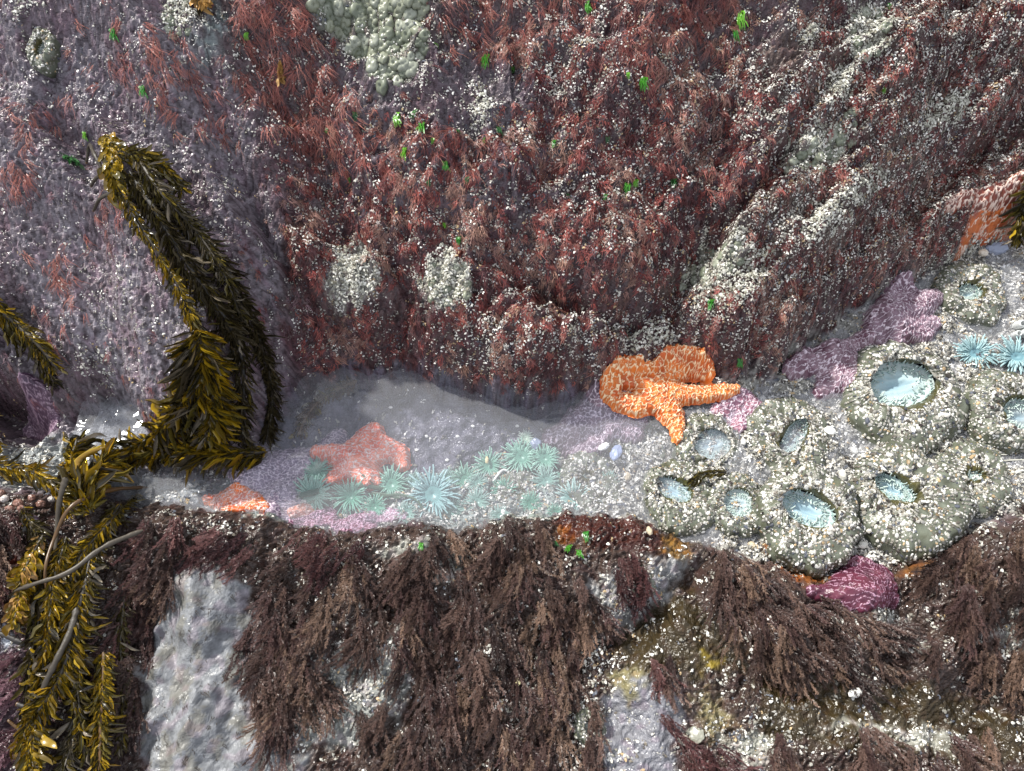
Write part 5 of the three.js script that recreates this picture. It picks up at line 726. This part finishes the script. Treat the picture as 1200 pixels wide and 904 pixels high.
// ---------------------------------------------------------------- bright green seaweed tufts, one by one
{
  const geos = [0, 1, 2].map(k => ribbons(70 + k, 26, 0.012, 0.0030, 0.006, 0.8, 4));
  const greens = [col(70, 150, 34), col(48, 128, 36), col(104, 170, 40), col(40, 96, 44), col(60, 120, 60)].map(c => new THREE.MeshPhysicalMaterial({ color: c, roughness: 0.32, side: THREE.DoubleSide, transmission: 0.15, thickness: 0 }));
  const r = mulberry(99);
  const tuft = (label, px, py, s, g, w = 1, group) => { const p = P(px, py), m = part(numbered('green_seaweed_tuft'), geos[r() * 3 | 0], greens[g]); p.y = ground(p.x, p.z) + 0.0035; frame(p, normalAt(p.x, p.z), new THREE.Vector3((r() - 0.5) * 0.6, -0.5, 1), s * w, s, s).decompose(m.position, m.quaternion, m.scale); m.userData = { label, category: 'seaweed' }; if (group) m.userData.group = group; };
  tuft('tall bright green seaweed streak high on the right part of the rock face', 866, 22, 1.7, 2, 0.8); tuft('darker green lower end of the tall green seaweed streak', 860, 40, 1.3, 1, 0.8);
  tuft('broad bright green seaweed tuft, yellowest of the clump below the pale colony', 465, 138, 1.3, 2); tuft('upper green seaweed tuft of the pair beside the yellowest tuft', 488, 132, 1.1, 1); tuft('lower green seaweed tuft of the pair beside the yellowest tuft', 496, 148, 1.3, 0);
  tuft('green seaweed tuft just below the yellowest one', 476, 178, 1.1, 2); tuft('green seaweed tuft under the pair, in the rust red strands', 522, 193, 1.0, 0); tuft('slender green seaweed blade standing over the bare purple rock', 568, 66, 1.5, 0, 0.7); tuft('green seaweed tuft among the white barnacle specks', 584, 152, 0.9, 3); tuft('small pale green seaweed fan lying on the purple rock beside the kelp crown', 82, 188, 1.7, 4, 1.6);
  const many = [[134, 38, 1.2, 1], [170, 108, 1.1, 1], [416, 134, 0.9, 3], [688, 10, 1.1, 0], [752, 98, 1.3, 0], [734, 220, 1.2, 0], [744, 214, 0.8, 2], [790, 216, 1.1, 3], [650, 172, 0.8, 1], [712, 160, 0.8, 3], [600, 78, 0.9, 1], [834, 356, 1.2, 1], [866, 424, 1.1, 1], [384, 152, 0.6, 1], [568, 165, 0.7, 1], [510, 56, 0.7, 2], [1034, 106, 0.7, 2], [1042, 5, 0.7, 1], [538, 282, 0.8, 1], [520, 262, 0.6, 2], [548, 212, 0.7, 3], [665, 228, 0.7, 3], [290, 46, 0.7, 2], [100, 157, 0.8, 2], [710, 230, 0.7, 1], [508, 164, 0.6, 2], [536, 155, 0.6, 3], [410, 210, 0.6, 1], [735, 90, 0.6, 2], [502, 215, 0.6, 3]];
  for (const [x, y, s, g] of many) tuft('small lone green seaweed tuft among maroon turf on the rock face', x, y, s, g, 1, 'small green tufts on the rock face');
  for (const [x, y, s, g] of [[687, 626, 1.0, 1], [668, 642, 0.9, 0], [678, 648, 0.9, 0], [650, 636, 0.7, 3], [494, 638, 0.8, 0]]) tuft('small green seaweed tuft on the dark top edge of the shelf', x, y, s, g, 1, 'small green tufts on the shelf edge');
}
// ---------------------------------------------------------------- shells, pebbles, grass blades
{
  const r = mulberry(31);
  const pebble = (label, px, py, rx, rz, h, c, { rot = 0, lift = 0, name = 'shell_piece', cat = 'shell', group } = {}) => {
    const g = new THREE.IcosahedronGeometry(1, 3), p = g.attributes.position, s = r() * 50; for (let i = 0; i < p.count; i++) { const k = 1 + 0.16 * N3D(p.getX(i) * 1.4 + s, p.getY(i) * 1.4, p.getZ(i) * 1.4); p.setXYZ(i, p.getX(i) * k, p.getY(i) * k, p.getZ(i) * k); }
    g.scale(rx * 0.00124, h * 0.00124, rz * 0.00124); g.deleteAttribute('uv'); g.computeVertexNormals();
    const at = P(px, py), m = part(numbered(name), g, new THREE.MeshPhysicalMaterial({ color: c, roughness: 0.35 })), n = normalAt(at.x, at.z); at.y = Math.max(ground(at.x, at.z), restAt(at.x, at.z)) + h * 0.0007 + lift; m.position.copy(at); m.quaternion.setFromUnitVectors(new THREE.Vector3(0, 1, 0), n); m.rotateY(rot); m.userData = { label, category: cat }; if (group) m.userData.group = group; return m;
  };
  const W = col(236, 234, 226, 0.9);
  pebble('smooth white oval shell lying on a coated anemone', 963, 517, 7, 5, 3, W, { lift: 0.034 });
  pebble('white oval pebble below the bushy brown seaweed', 1000, 813, 7, 4.5, 4, W, { rot: 0.4, lift: 0.004, name: 'pebble', cat: 'pebble' });
  pebble('blue white mussel shell standing on edge beside the lilac star', 721, 535, 7, 12, 5, col(150, 162, 190, 0.9), { rot: -0.3, lift: 0.010 });
  pebble('white shell chip leaning on the mussel shell', 706, 530, 7, 4, 3, W, { rot: 0.5, lift: 0.01 });
  pebble('rounded grey pebble beside the tiny green anemone', 628, 522, 7, 7, 5, col(132, 142, 162, 0.9), { name: 'pebble', cat: 'pebble' });
  pebble('cream pebble above the bushy coated anemone at the right end', 1148, 302, 6, 5, 4, col(206, 196, 180, 0.9), { name: 'pebble', cat: 'pebble', lift: 0.01 });
  pebble('smooth blue grey shell under the kelp tuft at the right end', 1165, 296, 14, 8, 5, col(156, 164, 184, 0.9), { lift: 0.006 });
  pebble('pale yellow pebble lying in the brown seaweed mat', 607, 800, 3, 5, 3, col(206, 196, 150, 0.9), { name: 'pebble', cat: 'pebble', lift: 0.010 });
  pebble('tan speck at the mouth of the round mint green anemone', 571, 545, 2, 4.5, 2, col(214, 196, 150, 0.9), { lift: 0.016 });
  pebble('flat pale stone between the wine seaweed clumps', 814, 862, 9, 8, 2, col(140, 140, 126, 0.8), { name: 'pebble', cat: 'pebble', lift: 0.002 });
  pebble('pinkish white stone beside the flat pale stone', 800, 868, 6, 5, 2.5, col(160, 150, 138, 0.85), { name: 'pebble', cat: 'pebble', lift: 0.002 });
  pebble('white shell piece on the gravel above the magenta sea star', 1048, 640, 9, 8, 4, col(206, 214, 212, 0.9), { lift: 0.002 });
  for (const [x, y, a, b] of [[10, 588, 5, 4], [24, 592, 5, 5], [40, 586, 4, 4], [14, 598, 5, 3], [30, 600, 4, 4], [52, 594, 5, 4], [4, 580, 4, 4], [64, 588, 4, 3]]) pebble('small pinkish pebble in the patch under the low golden kelp', x, y, a, b, 4, [col(164, 136, 124, 0.9), col(190, 182, 176, 0.9), col(130, 96, 84, 0.9)][r() * 3 | 0], { name: 'pebble', cat: 'pebble', group: 'pinkish pebbles under the kelp', lift: 0.003 });
  for (const [x, y] of [[500, 512], [536, 512], [524, 540], [488, 528], [554, 500], [458, 478], [606, 500]]) pebble('white shell fleck floating over the deep grey part of the pool', x, y, 2.4, 1.8, 1.4, W, { group: 'white flecks over the deep part', lift: 0 });
  for (const [x, y, a, b] of [[760, 625, 5, 3], [880, 640, 5, 4], [1010, 640, 6, 4], [905, 540, 5, 4], [1000, 530, 5, 4], [985, 560, 6, 4], [1100, 540, 5, 3], [1115, 450, 5, 4], [870, 520, 4, 3], [735, 560, 5, 4], [655, 545, 5, 3], [590, 600, 5, 3], [1128, 520, 5, 3]]) pebble('pale shell chip on the gravel between the coated anemones', x, y, a, b, 3, [W, col(206, 204, 194, 0.9), col(190, 176, 150, 0.9)][r() * 3 | 0], { rot: r() * 6, group: 'shell chips between the anemones', lift: 0.003 });
  // curved white shell rim
  { const c = [[578, 566], [584, 558], [590, 553], [598, 556], [604, 563], [606, 572]].map(([x, y]) => { const p = P(x, y); p.y = restAt(p.x, p.z) + 0.006; return p; }); const curve = new THREE.CatmullRomCurve3(c), g = new THREE.TubeGeometry(curve, 30, 0.0019, 7); const p = g.attributes.position; const m = part(numbered('curved_shell'), g, new THREE.MeshPhysicalMaterial({ color: W, roughness: 0.35 })); m.userData = { label: 'curved white shell rim standing beside the round mint green anemone', category: 'shell' }; }
  // white tube casts at the right end
  for (const [x, y, k] of [[1190, 386, 1.0], [1196, 396, 1.1], [1186, 398, 0.8]]) { const at = P(x, y), g = new THREE.LatheGeometry([[0.0085, -0.01], [0.0082, 0.008], [0.0062, 0.0125], [0.0046, 0.011], [0.0044, 0.002], [0, 0.001]].map(([a, b]) => new THREE.Vector2(a * k * 0.8, b * k)), 20); const m = part(numbered('white_barnacle'), g, new THREE.MeshPhysicalMaterial({ color: col(214, 216, 214, 0.9), roughness: 0.45 })); m.position.set(at.x, ground(at.x, at.z) + 0.012, at.z); m.rotation.set(0.4 * k, 0, 0.3 - 0.2 * k); m.userData = { label: 'hollow white barnacle beside the closed grey green anemone', category: 'barnacle', group: 'white barnacles at the right end' }; }
  // drifting eelgrass under water and thin straws at the surface
  const blade = (label, pts, w, c, name, cat, y = null, group) => { const curve = new THREE.CatmullRomCurve3(pts.map(([x, yy, l]) => { const p = y === null ? P(x, yy) : onLevel(x, yy, y); p.y += l; return p; })); const g = stalkGeo(curve, w, w * 0.2, 30), m = part(numbered(name), g, new THREE.MeshPhysicalMaterial({ color: c, roughness: 0.35, side: THREE.DoubleSide })); m.userData = { label, category: cat }; if (group) m.userData.group = group; };
  const EG = col(74, 96, 76, 0.9);
  blade('long dark green eelgrass blade drifting below the pink orange star', [[352, 584, 0.008], [390, 576, 0.012], [430, 574, 0.014], [456, 578, 0.010]], 0.0045, EG, 'eelgrass_blade', 'eelgrass');
  blade('second eelgrass blade lying just under the long dark one', [[362, 592, 0.006], [400, 586, 0.010], [440, 582, 0.010], [470, 586, 0.008]], 0.0035, EG, 'eelgrass_blade', 'eelgrass');
  blade('thin eelgrass blade bent towards the ice blue anemone', [[440, 586, 0.008], [470, 583, 0.010], [490, 590, 0.009], [496, 600, 0.006]], 0.0022, EG, 'eelgrass_blade', 'eelgrass');
  blade('thin eelgrass tip crossing an arm of the pink orange star', [[424, 562, 0.028], [432, 568, 0.026], [440, 574, 0.020]], 0.0016, col(70, 84, 60, 0.9), 'eelgrass_blade', 'eelgrass');
  for (const [a, b, c2, d] of [[1040, 541, 1140, 548], [1110, 536, 1180, 534], [1120, 558, 1215, 556], [1075, 528, 1120, 540], [1150, 545, 1215, 540]]) blade('thin bleached grass straw floating on the rippling water', [[a, b, 0.0026], [(a + c2) / 2, (b + d) / 2 - 2, 0.003], [c2, d, 0.0026]], 0.0012, col(206, 204, 190, 0.9), 'grass_straw', 'straw', 0, 'floating bleached straws');
}
renderer.render(scene, camera);
